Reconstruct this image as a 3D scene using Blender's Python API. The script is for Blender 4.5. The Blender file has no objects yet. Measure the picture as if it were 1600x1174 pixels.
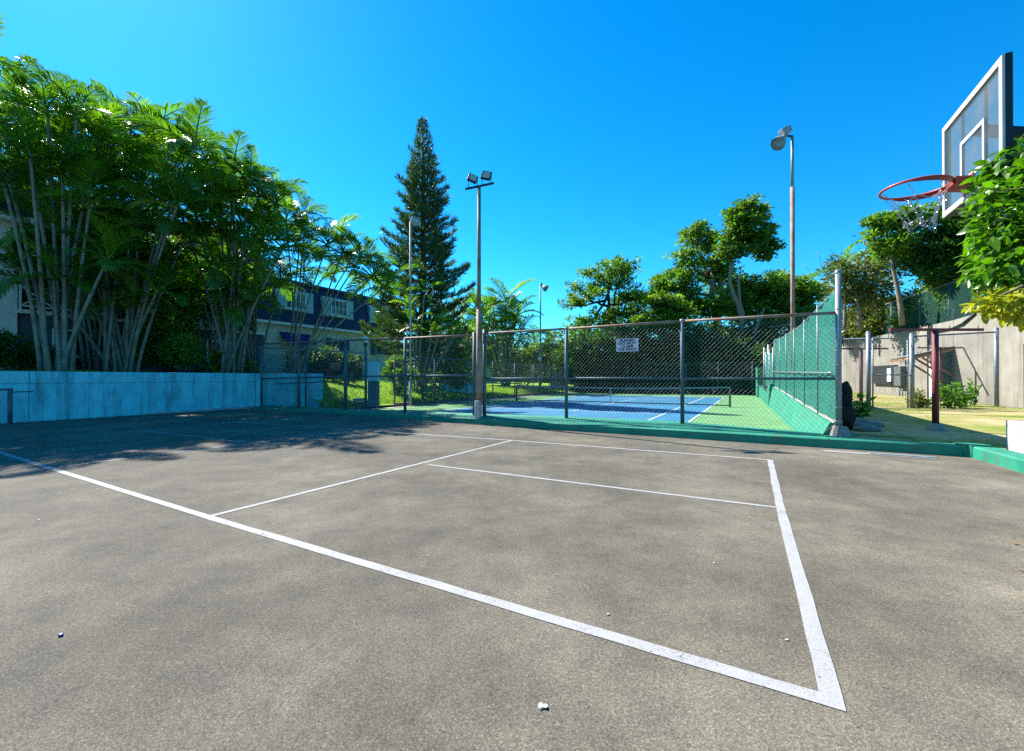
import bpy, math, random
import numpy as np
from mathutils import Vector, Matrix
R = math.radians
random.seed(11)
RNG = np.random.default_rng(11)
scn = bpy.context.scene
col = scn.collection

# ------------------------------------------------------------------ camera
F = 690.0; CAMH = 1.45; HZ = 590.0          # focal length in photo pixels, eye height, horizon row
cam_d = bpy.data.cameras.new('camera'); cam = bpy.data.objects.new('camera', cam_d); col.objects.link(cam)
cam_d.sensor_width = 36; cam_d.lens = 36*F/1600; cam_d.clip_start = .05; cam_d.clip_end = 3000
cam.location = (0, 0, CAMH); cam.rotation_euler = (R(90.25), 0, 0)
scn.camera = cam
# ------------------------------------------------------------------ sky and sun
SUN_AZ = math.atan2(-.737, .675)             # from +Y towards -X (negative = left)
SUN_EL = R(44)
world = bpy.data.worlds.new('World'); scn.world = world; world.use_nodes = True
wn = world.node_tree.nodes; wl = world.node_tree.links
bg = wn['Background']
sky = wn.new('ShaderNodeTexSky'); sky.sky_type = 'NISHITA'; sky.sun_disc = False
sky.sun_elevation = SUN_EL; sky.sun_rotation = SUN_AZ
sky.air_density = 1.0; sky.dust_density = .12; sky.ozone_density = 8.0
hsv = wn.new('ShaderNodeHueSaturation'); hsv.inputs['Saturation'].default_value = 1.27
tint = wn.new('ShaderNodeMix'); tint.data_type = 'RGBA'; tint.blend_type = 'MULTIPLY'; tint.inputs[0].default_value = 1
tint.inputs[7].default_value = (.47, 1.09, .98, 1)
wl.new(sky.outputs[0], hsv.inputs['Color']); wl.new(hsv.outputs[0], tint.inputs[6]); wl.new(tint.outputs[2], bg.inputs['Color'])
bg.inputs['Strength'].default_value = .094
sd = bpy.data.lights.new('sun', 'SUN'); sun = bpy.data.objects.new('sun', sd); col.objects.link(sun)
sd.energy = 5.0; sd.angle = R(.55); sd.color = (1, .95, .87)
to_sun = Vector((math.sin(SUN_AZ)*math.cos(SUN_EL), math.cos(SUN_AZ)*math.cos(SUN_EL), math.sin(SUN_EL)))
sun.rotation_euler = to_sun.to_track_quat('Z', 'Y').to_euler()
scn.view_settings.view_transform = 'Standard'; scn.view_settings.look = 'None'
scn.view_settings.gamma = 1; scn.view_settings.use_curve_mapping = False
scn.view_settings.exposure = 1.5
scn.render.engine = 'CYCLES'
scn.cycles.use_denoising = False
scn.cycles.max_bounces = 6; scn.cycles.transparent_max_bounces = 12

# ------------------------------------------------------------------ photo geometry
def at(px, py, Y): return Vector(((px-800)/F*Y, Y, CAMH+(HZ-py)/F*Y))
def gnd(px, py, z=0.):
    Y = F*(CAMH-z)/(py-HZ); return Vector(((px-800)/F*Y, Y, z))
def xat(px, Y): return (px-800)/F*Y

# ------------------------------------------------------------------ mesh helpers
WL = {}
class MB:
    def __init__(s): s.v = []; s.f = []
    def quad(s, a, b, c, d):
        n = len(s.v); s.v += [tuple(a), tuple(b), tuple(c), tuple(d)]; s.f.append((n, n+1, n+2, n+3)); return s
    def poly(s, pts):
        n = len(s.v); s.v += [tuple(p) for p in pts]; s.f.append(tuple(range(n, n+len(pts)))); return s
    def hexa(s, b, t):           # bottom ring, top ring (ccw from above)
        n = len(s.v); k = len(b); s.v += [tuple(p) for p in b]+[tuple(p) for p in t]
        s.f.append(tuple(range(n+k-1, n-1, -1))); s.f.append(tuple(range(n+k, n+2*k)))
        for i in range(k):
            j = (i+1) % k; s.f.append((n+i, n+j, n+k+j, n+k+i))
        return s
    def box(s, x0, x1, y0, y1, z0, z1):
        return s.hexa([(x0,y0,z0),(x1,y0,z0),(x1,y1,z0),(x0,y1,z0)], [(x0,y0,z1),(x1,y0,z1),(x1,y1,z1),(x0,y1,z1)])
    def fbox(s, fr, s0, s1, n0, n1, z0, z1):     # box in a facade frame (origin, along, outward)
        O, d, n = fr
        P = lambda a, b, z: (O[0]+d[0]*a+n[0]*b, O[1]+d[1]*a+n[1]*b, O[2]+z)
        r = [(s0,n0),(s1,n0),(s1,n1),(s0,n1)]
        cr = d[0]*n[1]-d[1]*n[0]
        if cr < 0: r = r[::-1]
        return s.hexa([P(a,b,z0) for a,b in r], [P(a,b,z1) for a,b in r])
    def bar(s, p0, p1, w, h=None):                # rectangular bar between two points
        p0 = Vector(p0); p1 = Vector(p1); h = h or w
        t = (p1-p0).normalized(); up = Vector((0,0,1)) if abs(t.z) < .95 else Vector((0,1,0))
        a = t.cross(up).normalized(); b = a.cross(t).normalized()
        q = [(-1,-1),(1,-1),(1,1),(-1,1)]
        r0 = [p0+a*(w/2*i)+b*(h/2*j) for i,j in q]; r1 = [p1+a*(w/2*i)+b*(h/2*j) for i,j in q]
        return s.hexa(r0, r1)
    def tube(s, path, rad, n=8, cap=True):
        path = [Vector(p) for p in path]
        if not hasattr(rad, '__len__'): rad = [rad]*len(path)
        base = len(s.v); ref = None
        for i, p in enumerate(path):
            t = (path[min(i+1, len(path)-1)]-path[max(i-1, 0)]).normalized()
            if ref is None: ref = Vector((1,0,0)) if abs(t.x) < .8 else Vector((0,1,0))
            a = (ref-t*ref.dot(t)).normalized(); b = t.cross(a); ref = a
            for k in range(n):
                th = 2*math.pi*k/n; s.v.append(tuple(p+a*(rad[i]*math.cos(th))+b*(rad[i]*math.sin(th))))
        for i in range(len(path)-1):
            for k in range(n):
                k2 = (k+1) % n; s.f.append((base+i*n+k, base+i*n+k2, base+(i+1)*n+k2, base+(i+1)*n+k))
        if cap:
            s.f.append(tuple(base+k for k in reversed(range(n)))); e = base+(len(path)-1)*n
            s.f.append(tuple(e+k for k in range(n)))
        return s
    def lathe(s, c, prof, n=16, axis=None):       # prof: (radius, height) pairs
        c = Vector(c); ax = Vector(axis).normalized() if axis else Vector((0,0,1))
        a = ax.orthogonal().normalized(); b = ax.cross(a); base = len(s.v)
        for r, h in prof:
            for k in range(n):
                th = 2*math.pi*k/n; s.v.append(tuple(c+ax*h+a*(r*math.cos(th))+b*(r*math.sin(th))))
        for i in range(len(prof)-1):
            for k in range(n):
                k2 = (k+1) % n; s.f.append((base+i*n+k, base+i*n+k2, base+(i+1)*n+k2, base+(i+1)*n+k))
        return s
    def build(s, name, mat, parent=None, smooth=False, bevel=0):
        off = WL.get(parent.name, Vector((0,0,0))) if parent else Vector((0,0,0))
        me = bpy.data.meshes.new(name)
        me.from_pydata([(x-off[0], y-off[1], z-off[2]) for x,y,z in s.v], [], s.f); me.update()
        return finish(name, me, mat, parent, off, smooth, bevel)
def finish(name, me, mat, parent, off, smooth=False, bevel=0):
    if mat: me.materials.append(mat)
    if smooth:
        me.polygons.foreach_set('use_smooth', [True]*len(me.polygons))
    o = bpy.data.objects.new(name, me); col.objects.link(o)
    if bevel:
        m = o.modifiers.new('bevel', 'BEVEL'); m.width = bevel; m.segments = 2; m.limit_method = 'ANGLE'; m.angle_limit = R(50)
    if parent: o.parent = parent
    WL[o.name] = Vector(off)
    return o
def thing(name, label, cat, loc, group=None):
    o = bpy.data.objects.new(name, None); col.objects.link(o); o.location = loc; o.empty_display_size = .2
    WL[o.name] = Vector(loc); return tag(o, label, cat, group)
def tag(o, label, cat, group=None):
    o['label'] = label; o['category'] = cat
    if group: o['group'] = group
    return o
def kind(o, k): o['kind'] = k; return o
def np_mesh(name, V, Fq, tint=None):
    me = bpy.data.meshes.new(name); V = np.asarray(V, np.float32); Fq = np.asarray(Fq, np.int32)
    me.vertices.add(len(V)); me.vertices.foreach_set('co', V.ravel())
    k = Fq.shape[1]; me.loops.add(Fq.size); me.loops.foreach_set('vertex_index', Fq.ravel())
    me.polygons.add(len(Fq)); me.polygons.foreach_set('loop_start', np.arange(0, Fq.size, k, dtype=np.int32))
    me.polygons.foreach_set('loop_total', np.full(len(Fq), k, np.int32))
    if tint is not None:
        at_ = me.attributes.new('tint', 'FLOAT', 'POINT'); at_.data.foreach_set('value', np.asarray(tint, np.float32))
    me.update(calc_edges=True); me.validate(); return me

# ------------------------------------------------------------------ materials
MAT = {}
K = .68          # the photo is exposed for the shade: base colours sit a little low, exposure a little high
def kc(c, k=K): return tuple(x*k for x in c)
def nmat(name):
    m = bpy.data.materials.new(name); m.use_nodes = True; MAT[name] = m
    nt = m.node_tree; return m, nt, nt.nodes, nt.links, nt.nodes['Principled BSDF']
def noise(N, scale, detail=4, rough=.55): 
    n = N.new('ShaderNodeTexNoise'); n.inputs['Scale'].default_value = scale; n.inputs['Detail'].default_value = detail
    n.inputs['Roughness'].default_value = rough; return n
def ramp(N, stops):
    r = N.new('ShaderNodeValToRGB'); e = r.color_ramp.elements
    while len(e) < len(stops): e.new(.5)
    for el, (p, c) in zip(e, stops): el.position = p; el.color = (*c, 1) if len(c) == 3 else c
    return r
def mixc(N, L, fac, a, b, mode='MIX'):
    m = N.new('ShaderNodeMix'); m.data_type = 'RGBA'; m.blend_type = mode
    for sock, v in ((m.inputs[0], fac), (m.inputs[6], a), (m.inputs[7], b)):
        if hasattr(v, 'node'): L.new(v, sock)
        elif hasattr(v, '__len__'): sock.default_value = (*v, 1)
        else: sock.default_value = v
    return m.outputs[2]
def bump(N, L, h, bsdf, strength=.4, dist=.02):
    b = N.new('ShaderNodeBump'); b.inputs['Strength'].default_value = strength; b.inputs['Distance'].default_value = dist
    L.new(h, b.inputs['Height']); L.new(b.outputs[0], bsdf.inputs['Normal'])
def worn(name, c, c2=None, scale=3., rough=.75, metal=0., bstr=.25, bdist=.01, fine=60., stain=None, stain_amt=.5, spec=.4, k=K):
    """painted / weathered surface: two tones by noise, fine bump, optional vertical stains"""
    m, nt, N, L, B = nmat(name)
    tc = N.new('ShaderNodeTexCoord')
    c2 = c2 or tuple(x*.72 for x in c)
    c = kc(c,k); c2 = kc(c2,k); stain = kc(stain,k) if stain else None
    n1 = noise(N, scale, 6, .62); L.new(tc.outputs['Object'], n1.inputs['Vector'])
    r = ramp(N, [(.36, c2), (.62, c)]); L.new(n1.outputs['Fac'], r.inputs[0]); out = r.outputs[0]
    if stain:
        mp = N.new('ShaderNodeMapping'); mp.inputs['Scale'].default_value = (2.2, 2.2, .22); L.new(tc.outputs['Object'], mp.inputs[0])
        n3 = noise(N, 1.6, 7, .65); L.new(mp.outputs[0], n3.inputs['Vector'])
        r3 = ramp(N, [(.5, (0,0,0)), (.72, (stain_amt,)*3)]); L.new(n3.outputs['Fac'], r3.inputs[0])
        out = mixc(N, L, r3.outputs[0], out, stain)
    L.new(out, B.inputs['Base Color'])
    n2 = noise(N, fine, 4, .6); L.new(tc.outputs['Object'], n2.inputs['Vector']); bump(N, L, n2.outputs['Fac'], B, bstr, bdist)
    B.inputs['Roughness'].default_value = rough; B.inputs['Metallic'].default_value = metal
    B.inputs['Specular IOR Level'].default_value = spec
    return m
def leafmat(name, dark, light, trans=.35, rough=.42, objrand=.25, spec=.5):
    m, nt, N, L, B = nmat(name); dark = kc(dark); light = kc(light)
    a = N.new('ShaderNodeAttribute'); a.attribute_name = 'tint'
    oi = N.new('ShaderNodeObjectInfo')
    ma = N.new('ShaderNodeMath'); ma.operation = 'MULTIPLY_ADD'; L.new(oi.outputs['Random'], ma.inputs[0]); ma.inputs[1].default_value = objrand
    L.new(a.outputs['Fac'], ma.inputs[2])
    r = ramp(N, [(.0, dark), (.75, light), (1., tuple(min(1, x*1.25) for x in light))]); L.new(ma.outputs[0], r.inputs[0])
    L.new(r.outputs[0], B.inputs['Base Color']); B.inputs['Roughness'].default_value = rough
    B.inputs['Specular IOR Level'].default_value = spec
    tr = N.new('ShaderNodeBsdfTranslucent'); tc = mixc(N, L, 1., r.outputs[0], (1.35, 1.5, .45), 'MULTIPLY'); L.new(tc, tr.inputs[0])
    mx = N.new('ShaderNodeMixShader'); mx.inputs[0].default_value = trans
    L.new(B.outputs[0], mx.inputs[1]); L.new(tr.outputs[0], mx.inputs[2]); L.new(mx.outputs[0], N['Material Output'].inputs[0])
    return m

# asphalt
m, nt, N, L, B = nmat('asphalt')
tc = N.new('ShaderNodeTexCoord')
n1 = noise(N, .55, 6, .6); n2 = noise(N, 2.6, 5, .6); n3 = noise(N, 70, 3, .7); n4 = noise(N, 230, 2, .7)
for n in (n1, n2, n3, n4): L.new(tc.outputs['Object'], n.inputs['Vector'])
r1 = ramp(N, [(.32, kc((.175,.158,.121))), (.5, kc((.245,.219,.167))), (.72, kc((.372,.332,.250)))]); L.new(n1.outputs['Fac'], r1.inputs[0])
r2 = ramp(N, [(.3, (.80,.81,.84)), (.7, (1.18,1.17,1.14))]); L.new(n2.outputs['Fac'], r2.inputs[0])
c = mixc(N, L, 1., r1.outputs[0], r2.outputs[0], 'MULTIPLY')
r3 = ramp(N, [(.3, (.38,.38,.38)), (.5, (1,1,1)), (.72, (1.75,1.7,1.62))]); L.new(n3.outputs['Fac'], r3.inputs[0])
c = mixc(N, L, .45, c, r3.outputs[0], 'MULTIPLY')
va = N.new('ShaderNodeTexVoronoi'); va.inputs['Scale'].default_value = 150; L.new(tc.outputs['Object'], va.inputs['Vector'])
sva = N.new('ShaderNodeSeparateColor'); L.new(va.outputs['Color'], sva.inputs[0])
rva = ramp(N, [(.0, (.42,.42,.43)), (.3, (.85,.85,.85)), (.8, (1.15,1.14,1.12)), (1., (1.9,1.85,1.75))]); L.new(sva.outputs[0], rva.inputs[0])
c = mixc(N, L, .62, c, rva.outputs[0], 'MULTIPLY')
rvd = ramp(N, [(.25, (1,1,1)), (.62, (.45,.45,.45))]); L.new(va.outputs['Distance'], rvd.inputs[0])
c = mixc(N, L, .45, c, rvd.outputs[0], 'MULTIPLY')
r4 = ramp(N, [(.3, (.6,.6,.6)), (.7, (1.4,1.4,1.4))]); L.new(n4.outputs['Fac'], r4.inputs[0])
c = mixc(N, L, .7, c, r4.outputs[0], 'MULTIPLY')
vo = N.new('ShaderNodeTexVoronoi'); vo.inputs['Scale'].default_value = 26; L.new(tc.outputs['Object'], vo.inputs['Vector'])
rv = ramp(N, [(.0, (1,1,1)), (.075, (0,0,0))]); L.new(vo.outputs['Distance'], rv.inputs[0])
sep = N.new('ShaderNodeSeparateColor'); L.new(vo.outputs['Color'], sep.inputs[0])
gt = N.new('ShaderNodeMath'); gt.operation = 'GREATER_THAN'; gt.inputs[1].default_value = .72; L.new(sep.outputs[0], gt.inputs[0])
mm = N.new('ShaderNodeMath'); mm.operation = 'MULTIPLY'; L.new(gt.outputs[0], mm.inputs[0]); L.new(rv.outputs[0], mm.inputs[1])
n5 = noise(N, 8.5, 5, .7); L.new(tc.outputs['Object'], n5.inputs['Vector'])
r5 = ramp(N, [(.30, (.60,.60,.62)), (.46, (1.03,1.03,1.02))]); L.new(n5.outputs['Fac'], r5.inputs[0])
c = mixc(N, L, .55, c, r5.outputs[0], 'MULTIPLY')
c = mixc(N, L, mm.outputs[0], c, (.40,.38,.33))
L.new(c, B.inputs['Base Color']); B.inputs['Roughness'].default_value = .9; B.inputs['Specular IOR Level'].default_value = .18; B.inputs['Diffuse Roughness'].default_value = .35
ad = N.new('ShaderNodeMath'); ad.operation = 'MULTIPLY_ADD'; L.new(n4.outputs['Fac'], ad.inputs[0]); ad.inputs[1].default_value = .35; L.new(sva.outputs[0], ad.inputs[2])
bump(N, L, ad.outputs[0], B, .7, .006)

# worn white line paint on asphalt
m, nt, N, L, B = nmat('line_paint')
tc = N.new('ShaderNodeTexCoord'); n1 = noise(N, 90, 4, .7); n2 = noise(N, 5, 4, .6)
for n in (n1, n2): L.new(tc.outputs['Object'], n.inputs['Vector'])
ad = N.new('ShaderNodeMath'); ad.operation = 'MULTIPLY_ADD'; L.new(n2.outputs['Fac'], ad.inputs[0]); ad.inputs[1].default_value = .45; L.new(n1.outputs['Fac'], ad.inputs[2])
r1 = ramp(N, [(.50, (.15,.14,.12)), (.60, (.25,.25,.245)), (.85, (.31,.31,.31))]); L.new(ad.outputs[0], r1.inputs[0])
L.new(r1.outputs[0], B.inputs['Base Color']); B.inputs['Roughness'].default_value = .85; B.inputs['Specular IOR Level'].default_value = .2; bump(N, L, n1.outputs['Fac'], B, .5, .006)
tpw = N.new('ShaderNodeBsdfTransparent'); mxw = N.new('ShaderNodeMixShader'); rw = ramp(N, [(.525, (1,1,1)), (.575, (0,0,0))]); L.new(ad.outputs[0], rw.inputs[0])
L.new(rw.outputs[0], mxw.inputs[0]); L.new(B.outputs[0], mxw.inputs[1]); L.new(tpw.outputs[0], mxw.inputs[2]); L.new(mxw.outputs[0], N['Material Output'].inputs[0])

worn('tennis_blue', (.022,.23,.42), (.018,.18,.35), 1.1, .8, bstr=.15, fine=120)
worn('tennis_green', (.17,.40,.15), (.125,.31,.115), .9, .85, bstr=.15, fine=120)
worn('tennis_line', (.75,.76,.76), (.6,.62,.62), 4)
worn('kerb_green', (.018,.33,.20), (.012,.24,.15), 2.2, .7, bstr=.35, fine=35, stain=(.10,.17,.13), stain_amt=.75)
worn('kerb_chip', (.42,.40,.36), (.3,.28,.25), 5, .9)
worn('pale_wall', (.15,.60,.68), (.10,.46,.54), 2.0, .85, bstr=.4, fine=28, bdist=.012, stain=(.05,.11,.13), stain_amt=.85, k=1.)
worn('white_block', (.50,.51,.54), (.42,.43,.46), 1.6, .85, bstr=.35, fine=30, stain=(.4,.4,.42), stain_amt=.4)
worn('concrete', (.40,.37,.31), (.30,.275,.23), .9, .92, bstr=.5, fine=14, bdist=.02, stain=(.13,.12,.10), stain_amt=.7)
worn('foot_concrete', (.38,.36,.33), (.25,.24,.22), 6, .92)
worn('galvanised', (.34,.38,.41), (.25,.29,.32), 7, .5, metal=.35, bstr=.1)
worn('fence_paint', (.10,.17,.20), (.06,.11,.135), 6, .6, metal=.1, bstr=.15)
worn('fence_green', (.03,.22,.16), (.02,.16,.12), 6, .6, bstr=0)
worn('wire', (.27,.31,.30), (.2,.24,.23), 6, .45, metal=.3, bstr=0)
worn('rusty_pipe', (.33,.30,.28), (.30,.115,.05), 3.5, .75, metal=.1, bstr=.3)
worn('pole_rust', (.44,.33,.27), (.33,.12,.06), 2.6, .75, bstr=.3, stain=(.36,.13,.06), stain_amt=.9)
worn('pole_white', (.66,.64,.62), (.5,.46,.42), 4, .7, stain=(.35,.17,.10), stain_amt=.5)
worn('pole_grey', (.30,.40,.42), (.22,.31,.33), 4, .6, metal=.1)
worn('red_steel', (.26,.035,.045), (.17,.03,.035), 5, .6, stain=(.20,.09,.06), stain_amt=.5)
worn('black_metal', (.02,.025,.035), (.012,.015,.02), 5, .5)
worn('lamp_grey', (.42,.47,.49), (.32,.36,.38), 6, .45, metal=.2)
worn('lamp_glass', (.62,.62,.56), (.5,.52,.44), 20, .25, bstr=.05)
worn('lamp_dark_glass', (.30,.36,.38), (.2,.26,.28), 9, .15, bstr=.0, spec=.8)
worn('globe_white', (.82,.80,.77), (.74,.72,.7), 6, .35, bstr=0)
worn('rim_red', (.55,.055,.03), (.42,.04,.025), 9, .45, bstr=.2, stain=(.3,.10,.05), stain_amt=.5)
worn('rim_neck', (.52,.12,.02), (.4,.08,.02), 9, .5, bstr=.2)
worn('board_white', (.74,.76,.78), (.6,.63,.66), 8, .5, bstr=.1)
worn('chain_steel', (.62,.66,.70), (.5,.53,.56), 20, .3, metal=.7, bstr=0)
worn('sign_white', (.95,.88,.96), (.85,.78,.86), 6, .6, bstr=.05)
worn('sign_navy', (.025,.03,.10), (.03,.03,.08), 20, .6, bstr=0)
worn('sign_red', (.30,.02,.06), (.22,.02,.06), 20, .6, bstr=0)
worn('house_cream', (.60,.60,.52), (.5,.5,.43), 1.5, .9, bstr=.3, k=1., stain=(.3,.3,.27), stain_amt=.3)
worn('house_white', (.74,.70,.68), (.63,.60,.58), 1.5, .9, bstr=.3, k=1., stain=(.35,.33,.3), stain_amt=.3)
worn('house_teal', (.32,.52,.56), (.25,.44,.48), 1.5, .85, bstr=.3, k=1.)
worn('house_dusk', (.10,.15,.20), (.07,.11,.15), 1.5, .85, bstr=.3)
worn('trim_white', (.76,.78,.78), (.66,.68,.68), 6, .6, bstr=.1, k=1.)
worn('slate_blue', (.035,.055,.13), (.02,.035,.09), 5, .6, bstr=.3)
worn('awning_blue', (.02,.035,.30), (.015,.025,.22), 4, .8, bstr=.1)
worn('dark_room', (.02,.024,.03), (.012,.014,.02), 4, .8)
worn('roof_brown', (.20,.10,.07), (.14,.07,.05), 3, .85, bstr=.5)
worn('wood', (.42,.23,.10), (.30,.155,.065), 5, .7, bstr=.3, fine=50)
worn('wood_dark', (.10,.06,.035), (.07,.04,.025), 5, .8)
worn('brown_block', (.27,.17,.11), (.2,.13,.09), 4, .9, bstr=.4)
worn('path_pale', (.55,.52,.47), (.45,.42,.38), 2, .9)
worn('roof_sheet', (.40,.47,.52), (.32,.38,.42), 3, .45, metal=.2, stain=(.3,.2,.13), stain_amt=.3)
worn('grey_box', (.16,.19,.19), (.12,.145,.145), 6, .5)
worn('bench_green', (.02,.12,.09), (.015,.09,.07), 5, .6)
worn('soil', (.06,.04,.025), (.035,.025,.018), 2, .95, bstr=.6, fine=20, bdist=.03)
worn('black_rock', (.018,.017,.016), (.009,.009,.010), 3, .9, bstr=.9, fine=9, bdist=.06)
worn('stone_grey', (.26,.26,.26), (.16,.16,.165), 5, .9, bstr=.6, fine=20)
worn('bark_pale', (.36,.29,.22), (.23,.18,.13), 5, .9, bstr=.8, fine=18, bdist=.03)
worn('bark_dark', (.09,.07,.05), (.05,.04,.03), 5, .95, bstr=.8, fine=14, bdist=.03)
worn('bottle_cap_blue', (.02,.10,.42), (.02,.08,.35), 30, .4, bstr=0)
worn('paper', (.75,.75,.74), (.66,.66,.66), 30, .8, bstr=.2)
worn('yellow_leaf', (.55,.30,.02), (.45,.20,.02), 30, .6, bstr=.1)
worn('brown_leaf', (.25,.12,.05), (.18,.08,.04), 30, .6, bstr=.1)
# glass
m, nt, N, L, B = nmat('window_glass'); B.inputs['Base Color'].default_value = (.03,.06,.07,1); B.inputs['Roughness'].default_value = .08; B.inputs['Specular IOR Level'].default_value = .8
m, nt, N, L, B = nmat('board_glass')
tr = N.new('ShaderNodeBsdfTransparent'); tr.inputs[0].default_value = (.80,.78,.72,1); mx = N.new('ShaderNodeMixShader')
tc = N.new('ShaderNodeTexCoord'); n1 = noise(N, 3, 5, .6); L.new(tc.outputs['Object'], n1.inputs['Vector'])
r1 = ramp(N, [(.3, (.16,)*3), (.75, (.30,)*3)]); L.new(n1.outputs['Fac'], r1.inputs[0]); L.new(r1.outputs[0], mx.inputs[0])
r2 = ramp(N, [(.45, (.20,.26,.28)), (.7, (.30,.27,.23))]); L.new(n1.outputs['Fac'], r2.inputs[0]); L.new(r2.outputs[0], B.inputs['Base Color']); B.inputs['Roughness'].default_value = .35
L.new(tr.outputs[0], mx.inputs[1]); L.new(B.outputs[0], mx.inputs[2]); L.new(mx.outputs[0], N['Material Output'].inputs[0])
# windscreen cloth: green woven cloth that lets a little light through
m, nt, N, L, B = nmat('windscreen')
tc = N.new('ShaderNodeTexCoord'); n1 = noise(N, 7, 5, .65); L.new(tc.outputs['Object'], n1.inputs['Vector'])
r1 = ramp(N, [(.35, (.004,.145,.115)), (.65, (.01,.25,.195))]); L.new(n1.outputs['Fac'], r1.inputs[0]); L.new(r1.outputs[0], B.inputs['Base Color']); B.inputs['Roughness'].default_value = .8
n2 = noise(N, 16, 3, .6); L.new(tc.outputs['Object'], n2.inputs['Vector']); bump(N, L, n2.outputs['Fac'], B, .7, .03)
tl = N.new('ShaderNodeBsdfTranslucent'); L.new(r1.outputs[0], tl.inputs[0]); tp = N.new('ShaderNodeBsdfTransparent'); tp.inputs[0].default_value = (.7,.95,.85,1)
mx1 = N.new('ShaderNodeMixShader'); mx1.inputs[0].default_value = .35; L.new(B.outputs[0], mx1.inputs[1]); L.new(tl.outputs[0], mx1.inputs[2])
mx2 = N.new('ShaderNodeMixShader'); mx2.inputs[0].default_value = .05; L.new(mx1.outputs[0], mx2.inputs[1]); L.new(tp.outputs[0], mx2.inputs[2]); L.new(mx2.outputs[0], N['Material Output'].inputs[0])
# tennis / fence netting seen as a half open veil
def veil(name, colr, open_):
    m, nt, N, L, B = nmat(name); B.inputs['Base Color'].default_value = (*colr, 1); B.inputs['Roughness'].default_value = .8
    tp = N.new('ShaderNodeBsdfTransparent'); mx = N.new('ShaderNodeMixShader'); mx.inputs[0].default_value = open_
    L.new(B.outputs[0], mx.inputs[1]); L.new(tp.outputs[0], mx.inputs[2]); L.new(mx.outputs[0], N['Material Output'].inputs[0])
veil('green_netting', (.02,.09,.06), .60)
# grounds
def groundmat(name, a, b, c3, sc, fine=40, bs=.6, bd=.04):
    m, nt, N, L, B = nmat(name); tc = N.new('ShaderNodeTexCoord'); a = kc(a); b = kc(b); c3 = kc(c3)
    n1 = noise(N, sc, 6, .65); n2 = noise(N, fine, 4, .7)
    for n in (n1, n2): L.new(tc.outputs['Object'], n.inputs['Vector'])
    r = ramp(N, [(.34, a), (.5, b), (.66, c3)]); L.new(n1.outputs['Fac'], r.inputs[0])
    r2 = ramp(N, [(.3, (.6,.6,.6)), (.7, (1.35,1.35,1.35))]); L.new(n2.outputs['Fac'], r2.inputs[0])
    L.new(mixc(N, L, .8, r.outputs[0], r2.outputs[0], 'MULTIPLY'), B.inputs['Base Color']); B.inputs['Roughness'].default_value = .95
    B.inputs['Specular IOR Level'].default_value = .2
    bump(N, L, n2.outputs['Fac'], B, bs, bd)
groundmat('lawn_grass', (.20,.40,.012), (.28,.50,.015), (.36,.56,.02), .5)
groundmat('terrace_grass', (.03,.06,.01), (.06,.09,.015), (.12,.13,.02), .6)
groundmat('yard_dirt', (.22,.32,.03), (.44,.39,.15), (.62,.51,.29), .55)
groundmat('earth', (.05,.06,.02), (.08,.08,.03), (.06,.08,.02), .2)
leafmat('palm_leaf', (.015,.06,.010), (.12,.29,.023), .48, .38, .4, .45)
leafmat('palm_leaf_yellow', (.16,.16,.01), (.45,.33,.02), .35, .4)
leafmat('palm_leaf_lime', (.08,.20,.012), (.22,.42,.02), .5, .4)
leafmat('pine_needle', (.018,.055,.03), (.085,.17,.06), .3, .5)
leafmat('tree_leaf', (.028,.10,.012), (.21,.39,.03), .46, .5, .0, .35)
leafmat('tree_leaf_light', (.05,.14,.012), (.24,.40,.03), .48, .38, 0)
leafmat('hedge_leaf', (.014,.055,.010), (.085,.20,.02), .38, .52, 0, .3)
leafmat('vine_leaf', (.05,.09,.016), (.21,.26,.06), .35, .45, 0)
leafmat('near_leaf', (.025,.10,.006), (.12,.30,.014), .46, .33, .45, .5)
leafmat('near_leaf_yellow', (.22,.28,.012), (.50,.50,.03), .4, .35, .3)
leafmat('grass_blade', (.14,.32,.012), (.34,.52,.03), .35, .5, 0)
leafmat('straw_blade', (.22,.22,.05), (.46,.38,.18), .3, .6, 0)
leafmat('flower_mix', (.5,.10,.12), (.6,.25,.2), .3, .5, 0)
# palm stem: grey with leaf-scar rings
m, nt, N, L, B = nmat('palm_stem'); tc = N.new('ShaderNodeTexCoord')
wv = N.new('ShaderNodeTexWave'); wv.bands_direction = 'Z'; wv.inputs['Scale'].default_value = 1.9; wv.inputs['Distortion'].default_value = .6; wv.wave_profile = 'SAW'
n1 = noise(N, 2.5, 5, .6)
for n in (wv, n1): L.new(tc.outputs['Object'], n.inputs['Vector'])
r = ramp(N, [(.3, (.075,.09,.07)), (.65, (.21,.215,.175))]); L.new(n1.outputs['Fac'], r.inputs[0])
r2 = ramp(N, [(.0, (.35,.35,.35)), (.12, (1,1,1))]); L.new(wv.outputs['Fac'], r2.inputs[0])
L.new(mixc(N, L, .8, r.outputs[0], r2.outputs[0], 'MULTIPLY'), B.inputs['Base Color']); B.inputs['Roughness'].default_value = .75
bump(N, L, wv.outputs['Fac'], B, .4, .02)

# ================================================================== SETTING
def sheet(name, pts, mat):
    return kind(MB().poly(pts).build(name, MAT[mat]), 'structure')
def lerp(a, b, t): return a+(b-a)*t
u = Vector((.48, .877, 0)); v = Vector((-.877, .48, 0))          # tennis court axes: away, to the left
NET = Vector((5.9, 26.4, 0)); TZ = -.12
def tp(a, b, z=0.): p = NET+u*a+v*b; return Vector((p.x, p.y, TZ+z))

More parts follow.
